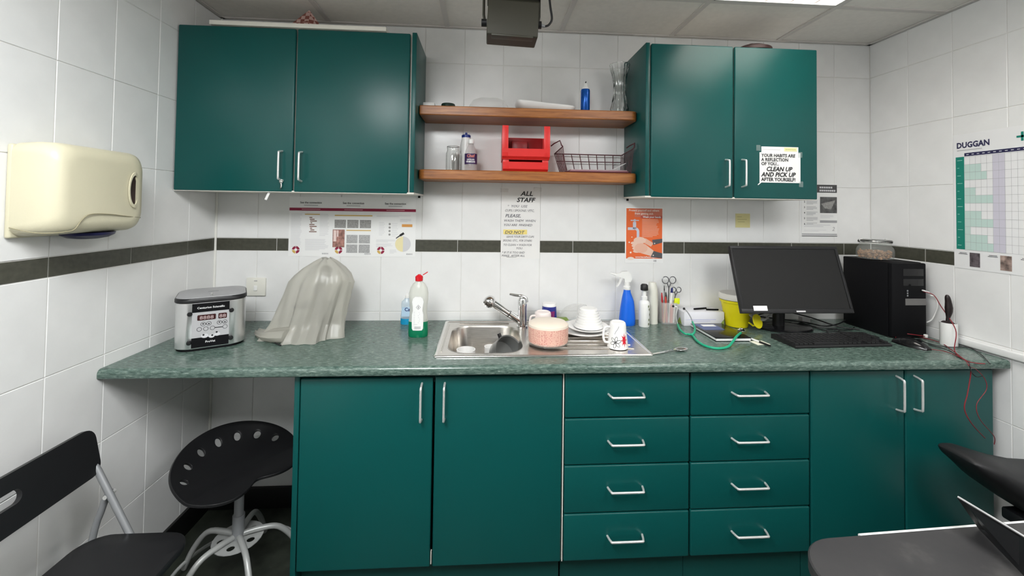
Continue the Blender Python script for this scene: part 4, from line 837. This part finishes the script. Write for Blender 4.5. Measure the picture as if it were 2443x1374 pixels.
for k, (pts, lab) in enumerate((
        ([(2.94, -.14, .906), (2.95, -.20, .904), (2.97, -.23, .904), (3.06, -.25, .904), (3.12, -.31, .904), (3.10, -.345, .904), (3.05, -.30, .904)], 'black cable looped behind the keyboard towards the mouse'),
        ([(2.75, -.045, .925), (2.94, -.10, .912), (3.0, -.16, .908), (3.10, -.13, .91), (3.165, -.10, .92)], 'thick black cable running from monitor to computer'),
        ([(2.94, -.08, .905), (2.955, -.17, .906), (3.03, -.20, .906), (2.99, -.255, .904), (2.94, -.27, .904), (2.97, -.215, .907), (3.08, -.215, .905), (3.15, -.17, .905)], 'tangled black cable heaped beside the monitor stand'),
        ([(2.70, -.06, .93), (2.84, -.045, .955), (2.96, -.10, .94), (3.06, -.17, .91), (3.14, -.21, .905)], 'black cable dipping down behind the monitor'))):
    cable('black_cable', lab, pts, .0032 if k in (1, 3) else .0022, BLACK)
tag(B().box((0, 0, 0), (.045, .03, .035), .004).obj('power_adapter', mat('pale_adapter', (.55, .55, .55), .4), None, (2.965, -.075, .935+.0)), 'pale grey plug block behind the monitor', 'plug')
bpy.data.objects['power_adapter'].location.z = ZS+.0176
# ================================================================== CENTRIFUGE
t = thing('centrifuge', 'silver bench centrifuge with black printed control panel in the corner', 'centrifuge', (.190, -.318, ZS), math.radians(29.5))
ALU = mat('brushed_aluminium', (.78, .78, .78), .30, .85); W2, D2 = .1165, .112
sil = lambda e, z: [(x, y, z) for x, y in rrect(-W2+e, -D2+e, W2-e, D2-e, .055, 8)]
B().loft([sil(.004, .008), sil(0, .012), sil(0, .186)]).obj('body', ALU, t, smooth=50)
B().loft([sil(.006, .0), sil(.006, .008)]).obj('base', BLACKM, t)
lid = lambda e, z: [(x, y, z) for x, y in rrect(-W2+e-.003, -D2+e-.003, W2-e+.003, D2-e+.003, .056, 8)]
B().loft([lid(.006, .1865), lid(0, .189), lid(0, .200), lid(.003, .204)]).obj('lid', BLACK, t, smooth=50)
B().loft([lid(.004, .2042), lid(.006, .2065)]).obj('lid_plate', mat('grey_lid_metal', (.42, .42, .43), .4, .2), t)
B().lathe([(.004, 0), (.005, .006), (.0035, .014), (0, .015)], (0, -D2+.018, .2066), 14, cap1=False).obj('latch_pin', CHROME, t)
B().span((-.015, .0, .2066), (.02, .018, .2072)).obj('lid_label', GREYTUBE, t, flat=True)
F = Matrix.Translation((0, -D2-.0005, 0)) @ Matrix.Rotation(R90, 4, 'X')
def onf(b, nm, m, par=t): b.xf(F); return b.obj(nm, m, par, flat=True)
pan = onf(B().prism(rrect(-.060, .014, .060, .184, .003, 2), 0, .0015), 'control_panel', mat('silver_panel_print', (.46, .46, .47), .4))
onf(B().rect(-.060, .150, .060, .184, .0018), 'black_header', BLACKM, pan); onf(B().rect(-.060, .014, .060, .052, .0018), 'black_footer', BLACKM, pan)
WI = mat('white_print', (.7, .7, .7), .6)
def ft(s_, sz, x, y, z=.0022, m=WI, **k): o = text(s_, sz, m, pan, 0, 0, 0, 'CENTER', **k); o.data.transform(F @ Matrix.Translation((x, y, z))); return o
ft('Centurion Scientific', .0105, 0, .163, bold=.0003, sx=1.05); ft('ProVet', .011, 0, .030, bold=.0003)
for x0, x1, s_ in ((-.043, .016, '8888'), (.024, .052, '88')):
    onf(B().prism(rrect(x0, .118, x1, .139, .003, 3), .0016, .0024), 'display', mat('dark_red_display', (.05, .015, .015), .25), pan); ft(s_, .019, (x0+x1)/2, .1215, .0027, mat('pale_led', (.55, .42, .42), .5), sx=1.2)
for x, y in ((-.024, .103), (-.006, .103), (.028, .103), (.046, .103), (-.036, .084), (-.015, .084), (.006, .084), (.047, .084)):
    onf(B().disc(x, y, .0082, .0019, 20, 0, 6.2832, .0068), 'button_ring', INK, pan)
for x, s_ in ((-.024, -1), (-.006, 1), (.028, -1), (.046, 1)): onf(B().face([(x-.004, .103-s_*.003, .002), (x+.004, .103-s_*.003, .002), (x, .103+s_*.003, .002)]), 'arrow', INK, pan)
for a, e in (((-.016, .1015), (-.014, .1045)), ((.036, .1015), (.038, .1045)), ((.014, .0825), (.039, .0855))): onf(B().rect(*a, *e, .0019), 'link_mark', INK, pan)
for x, y, r in ((-.018, .057, .012), (.004, .053, .010), (.022, .058, .010)): onf(B().disc(x, y, r, .0021, 16, 0, 6.2832, 0, .7), 'animal_mark', LGREYINK, pan)
for x, y in ((-.022, .061), (.006, .056), (.020, .066)): onf(B().disc(x, y, .0035, .0024, 12), 'animal_spot', INK, pan)
for x in (-.067, .067):
    for z in (.036, .146): b = B(); b.lathe([(.0085, 0), (.0085, .004), (.006, .007), (0, .0075)], seg=16, cap1=False); b.xf(F @ Matrix.Translation((x, z, 0))); b.obj('panel_screw', BLACK, t)
# ================================================================== COVERED MICROSCOPE
MC = Vector((.565, -.20, ZS))
t = thing('microscope', 'dark microscope standing under a translucent plastic cover', 'microscope', MC)
DK = mat('grey_black_enamel', (.05, .052, .055), .4)
B().span((-.09, -.10, 0), (.07, .10, .05), .012).obj('base', DK, t); B().tube(spl([(-.02, .06, .04), (-.02, .075, .13), (.0, .06, .22), (.03, .0, .25)], 5), .024, 12).obj('arm', DK, t)
B().span((-.07, -.07, .12), (.06, .05, .135), .004).obj('stage', DK, t); B().tube([(.02, .03, .23), (.035, .0, .262), (.048, -.02, .285)], .026, 12).obj('eyepiece', DK, t)
# silhouette rows: height, left x, right x, front y, back y
rows = [(0, -.175, .128, -.165, .10), (.02, -.165, .124, -.15, .10), (.06, -.150, .122, -.12, .10), (.12, -.134, .132, -.11, .095), (.19, -.115, .148, -.10, .09), (.235, -.105, .160, -.09, .085), (.262, -.085, .150, -.08, .075), (.29, -.055, .125, -.065, .06), (.318, -.012, .088, -.04, .04), (.333, .018, .062, -.02, .02)]
rows = [tuple(p+(q-p)*k/3 for p, q in zip(r0, r1)) for r0, r1 in zip(rows, rows[1:]) for k in range(3)]+[rows[-1]]
rings = []; n = 144
for z, xl, xr, yf, yb in rows:
    f = 1-z/.333; ring = []
    for i in range(n):
        a = 2*math.pi*i/n; cx, cy, rx, ry = (xl+xr)/2, (yf+yb)/2, (xr-xl)/2, (yb-yf)/2
        ca, sa = math.cos(a), math.sin(a); sq = 2.6; k = (abs(ca)**sq+abs(sa)**sq)**(-1/sq)
        tri = lambda q: 2*abs(2*((q/(2*math.pi)) % 1)-1)-1
        fold = 1+(.05+.20*f)*(.50*tri(5*a+.9+z*2.0)+.38*tri(8*a+2.2-z*5)+.20*tri(17*a+z*9))*(1 if sa < .3 else .4)
        zz = z+(.004*math.sin(7*a) if z > .2 else 0)
        ring.append((cx+rx*k*ca*fold, cy+ry*k*sa*fold, max(zz, .0015)))
    rings.append(ring)
m, nt, bs = nodes_of('cloudy_plastic_sheet'); bs.inputs['Base Color'].default_value = (.60, .585, .52, 1); bs.inputs['Roughness'].default_value = .28
tr = nt.nodes.new('ShaderNodeBsdfTranslucent'); tr.inputs[0].default_value = (.62, .60, .53, 1); tp = nt.nodes.new('ShaderNodeBsdfTransparent')
x1 = nt.nodes.new('ShaderNodeMixShader'); x1.inputs[0].default_value = .30; x2 = nt.nodes.new('ShaderNodeMixShader'); x2.inputs[0].default_value = .32
nt.links.new(bs.outputs[0], x1.inputs[1]); nt.links.new(tr.outputs[0], x1.inputs[2]); nt.links.new(x1.outputs[0], x2.inputs[1]); nt.links.new(tp.outputs[0], x2.inputs[2]); nt.links.new(x2.outputs[0], nt.nodes['Material Output'].inputs[0])
SHEET = m
o = B().loft(rings, False, True).obj('dust_cover', SHEET, None, MC, smooth=28); tag(o, 'translucent grey plastic dust cover draped over the microscope', 'cover')
# trailing corner of the cover on the worktop
secs = []
for p, w_, h_ in (((-.05, -.120, .030), .055, .028), ((-.11, -.118, .026), .045, .024), ((-.165, -.095, .020), .034, .018), ((-.205, -.062, .016), .026, .014), ((-.232, -.030, .014), .022, .011), ((-.246, -.012, .012), .012, .006)):
    secs.append([(p[0]+.35*w_*math.cos(2*math.pi*i/24), p[1]+w_*math.cos(2*math.pi*i/24), max(.0015, p[2]+h_*math.sin(2*math.pi*i/24)+.004*math.sin(6*math.pi*i/12))) for i in range(24)])
B().loft(secs).obj('trailing_corner', SHEET, o, smooth=85)
cable('black_cable', 'black power cable looping between centrifuge and covered microscope', [(.345, -.16, .906), (.38, -.10, .95), (.43, -.06, .955), (.46, -.05, .93), (.44, -.10, .906), (.38, -.13, .905), (.34, -.20, .905), (.40, -.235, .905)], .003, BLACK)
cable('black_cable', 'black cable lying in front of the dust cover hem', [(.325, -.235, .905), (.36, -.255, .905), (.40, -.285, .905), (.45, -.34, .904), (.50, -.385, .904)], .003, BLACK)
# ================================================================== UPPER SHELF THINGS
def y_at(px, py, y): return at(px, py, 'y', y)
o = B().span((-.027, -.02, 0), (.027, .02, .028), .003).obj('small_box', WHITEP, None, (1.041, -.13, S1+.0005)); tag(o, 'small white box at the end of the upper shelf', 'box')
o = B().lathe([(.030, 0), (.033, .002), (.033, .022), (.031, .026), (.031, .022), (0, .022)], seg=32, cap1=False).obj('jar_cap', mat('dark_green_lid', (.012, .03, .022), .4), None, (1.131, -.13, S1+.0005)); tag(o, 'dark green screw lid on the upper shelf', 'lid')
o = B().loft([[(x, y, z) for x, y in rrect(-w_, -w_*.55, w_, w_*.55, .02, 5)] for w_, z in ((.096, 0), (.097, .004), (.092, .02), (.075, .048), (.05, .060))], True, True).obj('food_container', CLEARP, None, (1.325, -.115, S1+.0005), smooth=60); tag(o, 'clear plastic food container upside down on the upper shelf', 'container')
t = thing('tray', 'white plastic tray tilted on the upper shelf', 'tray', (1.445, -.175, S1+.0015)); t.rotation_euler = (0, math.radians(2), 0)
b = B(); b.loft([[(x, y, z+.016*(1-x/.31)) for x, y in rrect(.01+e, .01+e, .30-e, .155-e, .03, 5)] for e, z in ((.02, 0), (.006, .018), (0, .032), (0, .036), (.007, .036), (.012, .02), (.026, .006))], True, True); b.obj('shell', WHITEP, t, smooth=50)
t = thing('glue_bottle', 'small blue bottle with white nozzle on the upper shelf', 'bottle', (1.797, -.13, S1+.0005))
B().lathe([(.021, 0), (.0225, .002), (.0225, .112), (.0205, .118)], seg=26).obj('body', mat('royal_blue_foil', (.006, .09, .42), .22, .4), t); B().lathe([(.0205, .118), (.019, .127), (.011, .131), (.009, .145), (.005, .149)], seg=22).obj('nozzle', WHITEP, t); B().cyl((0, 0, .149), (.003, 0, .158), .003, .0025, 10).obj('tip', BLACK, t)
o = B().lathe([(.0405, 0), (.043, .004), (.0415, .03), (.0335, .075), (.0275, .115), (.0275, .145), (.033, .185), (.043, .225), (.047, .243), (.0495, .247), (.0495, .252), (.047, .252)], seg=96, ribs=14, ramp=.085, twist=26, cap1=False).obj('glass_vase', GLASSR, None, (1.972, -.115, S1+.0005), smooth=60); md = o.modifiers.new('wall', 'SOLIDIFY'); md.thickness = .0022; md.offset = -1; tag(o, 'tall twisted glass vase on the end of the upper shelf', 'vase')
# ================================================================== LOWER SHELF THINGS
o = B().lathe([(.030, 0), (.034, .003), (.0355, .015), (.0355, .085), (.031, .098), (.0295, .104), (.031, .112), (.0315, .120), (.029, .122)], seg=36, cap1=False).obj('glass_jar', GLASSR, None, (1.157, -.105, S2+.0005)); md = o.modifiers.new('wall', 'SOLIDIFY'); md.thickness = .0022; md.offset = -1; tag(o, 'empty glass jar without a lid on the lower shelf', 'jar')
t = thing('sauce_bottle', 'white squeeze bottle with blue cap behind the vinegar bottle', 'bottle', (1.216, -.06, S2+.0005))
B().lathe([(.029, 0), (.031, .004), (.031, .09), (.029, .11), (.0295, .13), (.022, .172)], seg=28).obj('body', WHITEP, t); B().lathe([(.0225, .172), (.0225, .184), (.018, .187), (.006, .188), (.005, .198), (0, .199)], seg=24, cap1=False).obj('cap', mat('cobalt_cap', (.01, .03, .22), .35), t)
t = thing('vinegar_bottle', 'clear vinegar bottle with purple label and white cap', 'bottle', (1.243, -.125, S2+.0005))
B().lathe([(.027, 0), (.0298, .003), (.0298, .035), (.0285, .04), (.0298, .045), (.0298, .085), (.027, .10), (.014, .127), (.012, .135)], seg=32, cap1=False).obj('bottle', clear('vinegar_plastic', (.66, .62, .62), .35, .1), t)
B().lathe([(.0145, .134), (.0145, .153), (.013, .155), (0, .155)], seg=22, cap1=False).obj('cap', WHITEP, t)
B().lathe([(.0302, .034), (.0302, .084)], seg=32, cap0=False, cap1=False).obj('label', mat('purple_label', (.045, .02, .09), .45), t)
for s_, sz, z, m_ in (('Chef', .020, .066, mat('salmon_print', (.75, .22, .16), .5)), ('DISTILLED', .0085, .052, WI), ('VINEGAR', .0115, .041, PAPER)):
    o = text(s_, sz, m_, t, 0, 0, 0, 'CENTER', bold=.0004); me = o.data
    for v in me.vertices: a = v.co.x/.0306; v.co = Vector((.0308*math.sin(a), -.0308*math.cos(a), z+v.co.y))
# red stacking bins
def red_bin(label, z, h_front, h_side, h_back, y0=-.185, y1=-.02, w_=.113):
    t = thing('storage_bin', label, 'storage bin', (1.503, 0, S2+z), group=None); th = .003
    B().span((-w_+.006, y0+.012, 0), (w_-.006, y1, th)).obj('floor', RED, t, flat=True)
    for s in (-1, 1):
        b = B(); b.prism([(y0+.012, 0), (y1, 0), (y1, h_back), (y0+.075, min(h_back+.02, h_side)), (y0+.045, h_side), (y0, h_side), (y0, h_front*.3)], -th/2, th/2)
        b.xf(Matrix.Translation((s*(w_-.003), 0, 0)) @ Matrix.Rotation(R90, 4, 'Z') @ Matrix.Rotation(R90, 4, 'X')); b.obj('side', RED, t, flat=True)
        B().span((s*(w_-.029), y0-.003, h_front*.25), (s*w_, y0+.001, h_side), .001).obj('front_flange', RED, t)
    B().span((-w_+.004, y1-th, 0), (w_-.004, y1, h_back)).obj('back', RED, t, flat=True)
    b = B(); b.loft([[(-w_+.001, y0+.014, .0), (w_-.001, y0+.014, .0), (w_-.001, y0+.018, .0), (-w_+.001, y0+.018, .0)], [(-w_, y0-.002, h_front*.28), (w_, y0-.002, h_front*.28), (w_, y0+.002, h_front*.28), (-w_, y0+.002, h_front*.28)], [(-w_, y0-.004, h_front), (w_, y0-.004, h_front), (w_, y0, h_front), (-w_, y0, h_front)]])
    b.obj('front_lip', RED, t, flat=True); return t
red_bin('lower red stacking bin on the oak shelf, under another one', .0008, .046, .056, .056, -.172, -.02, .108)
t = red_bin('upper red stacking bin with open front stacked on the other', .0575, .050, .158, .128, -.192)
DR = mat('dark_red_plastic', (.30, .008, .010), .35); B().span((-.098, -.032, .004), (.098, -.024, .126), .002).obj('shaded_back_insert', DR, t); B().span((-.06, -.060, .03), (.02, -.034, .105), .003).obj('dark_inner_holder', DR, t)  # inner container pieces in darker red, carrying the shade at the bin's back
# wire basket
MW = mat('maroon_wire', (.075, .012, .018), .45)
t = thing('wire_basket', 'maroon wire basket with hook handles on the lower shelf', 'basket', (0, 0, 0))
zb_, yb_, yf_ = S2+.004, -.03, -.185
bl, br_ = 1.695, 2.008; tl, tr_ = 1.664, 2.012
def wire(pts, r=.0018, nm='wire'): return B().tube(pts, r*1.25, 6).obj(nm, MW, t)
wire([(bl, yf_, zb_), (br_, yf_, zb_), (br_, yb_, zb_), (bl, yb_, zb_), (bl, yf_, zb_)], .0022, 'base_frame')
wire([(tl, yb_, 1.750), (tr_, yb_, 1.749)], .0022, 'rim'); wire([(tl, yb_, 1.750), (1.678, yf_, 1.766)], .0022, 'rim'); wire([(tr_, yb_, 1.749), (2.02, yf_, 1.764)], .0022, 'rim')
wire([(tl+.012, yb_, 1.712), (tr_-.002, yb_, 1.713)])
for k in range(1, 8): f = k/8; wire([(bl+(br_-bl)*f, yb_, zb_), (tl+(tr_-tl)*f, yb_, 1.75)])
for k in range(9):
    f = k/8; wire([(bl, yb_+(yf_-yb_)*f, zb_), (tl+.014*f, yb_+(yf_-yb_)*f, 1.750+.016*f)], .0014); wire([(br_, yb_+(yf_-yb_)*f, zb_), (tr_+.008*f, yb_+(yf_-yb_)*f, 1.749+.015*f)], .0014)
for k in range(1, 10): x = bl+(br_-bl)*k/10; wire([(x, yf_, zb_), (x, yb_, zb_)], .0014)
wire([(1.678, yf_, 1.766), (1.672, yf_, 1.772), (1.664, yf_, 1.794), (1.642, yf_+.03, 1.784), (1.632, yf_+.06, 1.776)], .0024, 'hook'); wire([(2.02, yf_, 1.764), (2.024, yf_, 1.772), (2.026, yf_, 1.79), (2.012, yf_+.03, 1.782), (2.004, yf_+.05, 1.774)], .0024, 'hook')
t = thing('folder_stack', 'pinkish plastic folders lying in the wire basket', 'folder', (1.855, -.108, S2+.0065))
B().span((-.14, -.070, 0), (.145, .070, .006), .001).obj('folder', mat('mauve_folder', (.28, .12, .14), .4), t); B().span((-.135, -.066, .0065), (.14, .068, .011), .001).obj('folder', mat('pink_grey_folder', (.42, .30, .31), .35), t)
o = B().span((0, -.03, 0), (.07, .03, .0015)).obj('white_card', PAPER, None, (1.935, -.12, S2+.02), (0, math.radians(-28), 0)); tag(o, 'white card standing in the corner of the wire basket', 'card')
# ================================================================== ON TOP OF THE CABINETS, KEY, TAG
o = B().span((.131, -.301, 2.2365), (.871, -.03, 2.2545), .001).obj('white_board', mat('cream_board', (.80, .77, .69), .5)); tag(o, 'long cream board lying on top of the corner wall cabinet', 'board')
m, nt, bs = nodes_of('pink_patterned_card'); tc = nt.nodes.new('ShaderNodeTexCoord'); ck = nt.nodes.new('ShaderNodeTexChecker'); ck.inputs['Scale'].default_value = 55
ck.inputs[1].default_value = (.62, .42, .38, 1); ck.inputs[2].default_value = (.26, .08, .06, 1); nt.links.new(tc.outputs['Object'], ck.inputs['Vector']); nt.links.new(ck.outputs['Color'], bs.inputs['Base Color'])
b = B(); ap = (.485, -.16, 2.378); qd = [(.37, -.19, 2.256), (.49, -.205, 2.256), (.575, -.15, 2.256), (.48, -.09, 2.256)]
for i in range(4): b.face([qd[i], qd[(i+1) % 4], ap])
b.face(list(reversed(qd))); o = b.obj('paper_pyramid', m, flat=True); tag(o, 'pink and white patterned paper pyramid on the cream board', 'decoration')
o = B().lathe([(.085, 0), (.09, .004), (.088, .02), (.06, .035), (.026, .040), (.022, .048), (.012, .053), (0, .054)], seg=36, cap1=False).obj('pot_cover', mat('dark_maroon', (.03, .008, .008), .5), None, (2.598, -.20, 2.2325)); tag(o, 'dark maroon domed cover with knob on top of the sign cabinet', 'cover')
t = thing('key', 'small silver key with ring in the cabinet door', 'key', (.449, -.3005, 1.562)); B().tube([(.006*math.cos(i*.3927), -.010, .008+.006*math.sin(i*.3927)) for i in range(16)], .0014, 6, closed=True).obj('ring', CHROME, t)
B().tube([(0, -.010, .002), (.001, -.011, -.012), (-.002, -.011, -.024)], [.0028, .0032, .002], 6).obj('key_blade', CHROME, t); B().cyl((0, 0, .012), (0, -.010, .012), .006).obj('lock_face', SATIN, t)
o = B().box((0, 0, 0), (.010, .0008, .036), rot=Matrix.Rotation(math.radians(24), 3, 'Y')).obj('paper_tag', PAPER, None, (.382, -.285, 1.5085)); tag(o, 'small white paper tag hanging under the corner wall cabinet', 'tag')
# ================================================================== CHAIRS, STOOL, TABLE
t = thing('folding_chair', 'black folding chair with grey tube legs against the tiled wall', 'chair', (0, 0, 0))
yA, yB_ = -.738, -1.225
def backp(): # outline in (y, s) where s runs down the tilted back
    return rrect(yB_, 0, yA, .142, .04, 6)
b = B(); O = Vector((.132, 0, .632)); U_ = Vector((-.030, 0, .139)).normalized()
outer_ = [(y, s) for y, s in rrect(yB_, 0, yA, .142, .035, 6)]; slot = rrect(-1.045, .062, -.955, .098, .0175, 6)
for off in (0, -.014):
    ed = []
    for lp in (outer_, slot):
        v = [b.b.verts.new(O+U_*s+Vector((off, y, off*.2))) for y, s in lp]; ed += [b.b.edges.new((v[i], v[(i+1) % len(v)])) for i in range(len(v))]
    bmesh.ops.triangle_fill(b.b, edges=ed, use_beauty=True)
for lp in (outer_, slot):
    n_ = len(lp)
    for i in range(n_):
        (y0, s0), (y1, s1) = lp[i], lp[(i+1) % n_]; b.face([O+U_*s0+Vector((0, y0, 0)), O+U_*s1+Vector((0, y1, 0)), O+U_*s1+Vector((-.014, y1, -.0028)), O+U_*s0+Vector((-.014, y0, -.0028))])
bmesh.ops.remove_doubles(b.b, verts=list(b.b.verts), dist=1e-5); b.obj('backrest', BLACK, t, flat=True)
for y in (yA-.012, yB_+.012):
    B().tube([(.112, y, .665), (.128, y, .640), (.235, y, .430), (.425, y, .012)], .0095, 10).obj('leg', GREYTUBE, t)
    B().tube(spl([(.160, y+.014, .565), (.146, y+.014, .553), (.128, y+.014, .50), (.106, y+.014, .416), (.035, y+.014, .012)], 4), .0095, 10).obj('leg', GREYTUBE, t)
    B().cyl((.158, y-.01, .562), (.158, y+.026, .562), .006).obj('pivot', SATIN, t)
st = [(x, y) for x, y in rrect(.118, yB_+.03, .432, yA-.016, .075, 8)]
B().loft([[(x, y, .436) for x, y in st], [(x, y, .447) for x, y in st], [((x-.275)*.975+.275, (y+.98)*.975-.98, .452) for x, y in st], [((x-.275)*.8+.275, (y+.98)*.8-.98, .4495) for x, y in st]]).obj('seat', BLACK, t, smooth=50)
B().cyl((.41, yB_+.012, .05), (.41, yA-.012, .05), .007).obj('stretcher', GREYTUBE, t)
# tractor-seat stool
SCX, SCY = .372, -.415
t = thing('stool', 'black tractor-seat stool with pale tubular base under the worktop', 'stool', (SCX, SCY, 0), math.radians(58))
n = 160
def seat_r(a):
    fr = math.cos(a+R90)  # 1 at the front (-y)
    r = .205*(1+.06*math.cos(2*a)); notch = math.exp(-((a+R90+math.pi) % (2*math.pi)-math.pi)**2/.20); return r*(1-.42*notch)
def seat_z(f, a): return .428+.022*f*f+.075*(f**3)*max(0, math.sin(a)+.25)-.020*(f**3)*max(0, -math.sin(a))
hs = [(math.radians(90+d), .84) for d in (-75, -50, -25, 0, 25, 50, 75)]
SF = (.04, .2, .4, .6, .72, .75, .775, .80, .825, .85, .875, .90, .95, 1.0)
HR = .062; rem = {(k, i) for k in range(len(SF)-1) for i in range(n) if any(((2*math.pi*(i+.5)/n-h_[0])*.82)**2+((SF[k]+SF[k+1])/2-.815)**2 < HR**2 for h_ in hs)}
b = B(); vg = []
for k, f in enumerate(SF):
    row = []
    for i in range(n):
        a = 2*math.pi*i/n; ff = f; nb = [(k-1, i), (k, i), (k-1, (i-1) % n), (k, (i-1) % n)]; c_ = sum(q in rem for q in nb)
        if 0 < c_ < 4:
            h_ = min(hs, key=lambda h: abs(h[0]-a)); da, df = (a-h_[0])*.82, f-.815; q = HR/max(1e-6, math.hypot(da, df)); a, ff = h_[0]+da*q/.82, .815+df*q
        row.append(b.b.verts.new((seat_r(a)*ff*math.cos(a), seat_r(a)*ff*math.sin(a), seat_z(ff, a))))
    vg.append(row)
for k, (r0_, r1__) in enumerate(zip(vg, vg[1:])):
    for i in range(n):
        if (k, i) in rem: continue
        b.b.faces.new((r0_[i], r0_[(i+1) % n], r1__[(i+1) % n], r1__[i]))
b.b.faces.new(vg[0])
o = b.obj('seat', mat('black_moulded_seat', (.010, .010, .011), .32), t, smooth=70); md = o.modifiers.new('th', 'SOLIDIFY'); md.thickness = .010; md.offset = -1; md = o.modifiers.new('bev', 'BEVEL'); md.width = .003; md.segments = 2
B().cyl((0, 0, .20), (0, 0, .428), .0165, seg=18).obj('post', GREYTUBE, t); B().cyl((0, 0, .168), (0, 0, .26), .021, seg=18).obj('sleeve', GREYTUBE, t)
b = B(); ed = []
for lp in ([(.088*math.cos(i*.2618), .088*math.sin(i*.2618)) for i in range(24)], *[[(.056*math.cos(k*1.2566)+.014*math.cos(i*.5236), .056*math.sin(k*1.2566)+.014*math.sin(i*.5236)) for i in range(12)] for k in range(5)]):
    v = [b.b.verts.new((x, y, .172)) for x, y in lp]; ed += [b.b.edges.new((v[i], v[(i+1) % len(v)])) for i in range(len(v))]
bmesh.ops.triangle_fill(b.b, edges=ed, use_beauty=True); o = b.obj('perforated_disc', WHITETUBE, t, flat=True); o.modifiers.new('th', 'SOLIDIFY').thickness = .003
for k in range(5):
    a = k*1.2566+.628; c_, s_ = math.cos(a), math.sin(a); B().tube(spl([(c_*.012, s_*.012, .182), (c_*.07, s_*.07, .184), (c_*.14, s_*.14, .170), (c_*.20, s_*.20, .10), (c_*.245, s_*.245, .012)], 5), .0105, 10).obj('leg', WHITETUBE, t)
B().tube([(.232*math.cos(i*.1309), .232*math.sin(i*.1309), .045) for i in range(48)], .0065, 8, closed=True).obj('foot_ring', WHITETUBE, t)
# chair between the table and the corner
t = thing('office_chair', 'black upholstered swivel chair seat near the corner cabinet', 'chair', (3.165, -.79, 0))
def lerp_rings():
    R_ = []
    sec = [(-.222, .655, .660), (-.216, .643, .668), (-.20, .622, .672), (-.16, .590, .668), (-.11, .545, .652), (-.03, .492, .628), (.06, .440, .612), (.14, .425, .612), (.21, .44, .60), (.235, .50, .57)]
    for x, z0, z1 in sec:
        wy = .105*math.sqrt(max(.05, 1-((x+.0)/.245)**2))+.012
        z0 -= .012; z1 -= .012
        R_.append([(x, wy*math.cos(2*math.pi*i/24), (z0+z1)/2+(z1-z0)/2*math.copysign(abs(math.sin(2*math.pi*i/24))**.7, math.sin(2*math.pi*i/24))) for i in range(24)])
    return R_
B().loft(lerp_rings()).obj('seat', mat('black_vinyl', (.012, .012, .013), .5), t, smooth=70)
B().span((-.005, -.04, .40), (.08, .04, .44), .008).obj('mechanism', BLACK, t); B().cyl((.04, 0, .10), (.04, 0, .39), .022, seg=18).obj('gas_lift', SATIN, t)
for k in range(5):
    a = k*1.2566+.3; B().tube([(.04, 0, .09), (.04+.12*math.cos(a), .12*math.sin(a), .08), (.04+.20*math.cos(a), .20*math.sin(a), .065)], .014, 8).obj('base_leg', BLACK, t)
    B().lathe([(.0, .0), (.018, .008), (.024, .026), (.018, .045), (0, .052)], (.04+.19*math.cos(a), .19*math.sin(a), 0), 14, cap0=False, cap1=False).obj('castor', BLACK, t)
# grey topped table in the foreground
t = thing('table', 'grey topped table with pale rounded edge in front of the drawers', 'table', (0, 0, 0))
th2 = math.radians(2.57); t.rotation_euler = (0, 0, th2); pv = Vector((2.175, -1.210, 0)); t.location = pv-Matrix.Rotation(th2, 3, 'Z') @ Vector((2.175, -1.2035, 0))
GT = ramp_noise('scuffed_grey_top', 4, (1, 1, 1), [(.3, (.020, .020, .022)), (.55, (.032, .031, .032)), (.8, (.10, .095, .09))], .6, detail=8)
tp_ = [(x, y) for x, y in rrect(2.012, -2.0, 3.30, -1.205, .10, 10)]
B().loft([[(x, y, .695) for x, y in tp_], [(x, y, .719) for x, y in tp_], [((x-2.7)*.996+2.7, (y+1.6)*.994-1.6, .722) for x, y in tp_]]).obj('top', GT, t, smooth=30)
B().tube(spl([(2.20, -1.2035, .7185), (2.6, -1.2035, .7185), (3.19, -1.2035, .7185)], 4), .0042, 8).obj('edge_strip', mat('white_edging', (.78, .78, .76), .35), t)
for x, y in ((2.14, -1.9), (2.14, -1.32), (3.2, -1.9), (3.2, -1.34)): B().cyl((x, y, 0), (x, y, .695), .02, seg=14).obj('leg', GREYTUBE, t)
t = thing('propped_panel', 'thin black panel with pale edge propped up on the grey table', 'panel', (0, 0, 0))
P1, P2 = at(2335, 1262, 'z', .7235), at(2443, 1374, 'z', .7235); T1, T2 = at(2283, 1187, 'z', .80), at(2443, 1283, 'z', .80)
P3 = P2+(P2-P1)*1.2; T3 = T2+(T2-T1)*1.2; th_ = Vector((.006, 0, .003))
B().loft([[P1, T1, T1+th_, P1+th_], [P2, T2, T2+th_, P2+th_], [P3, T3, T3+th_, P3+th_]]).obj('board', BLACK, t, flat=True)
B().tube([T1+th_*.5, T2+th_*.5, T3+th_*.5], .0022, 8).obj('edge_trim', mat('grey_edge_trim', (.42, .42, .42), .4), t)
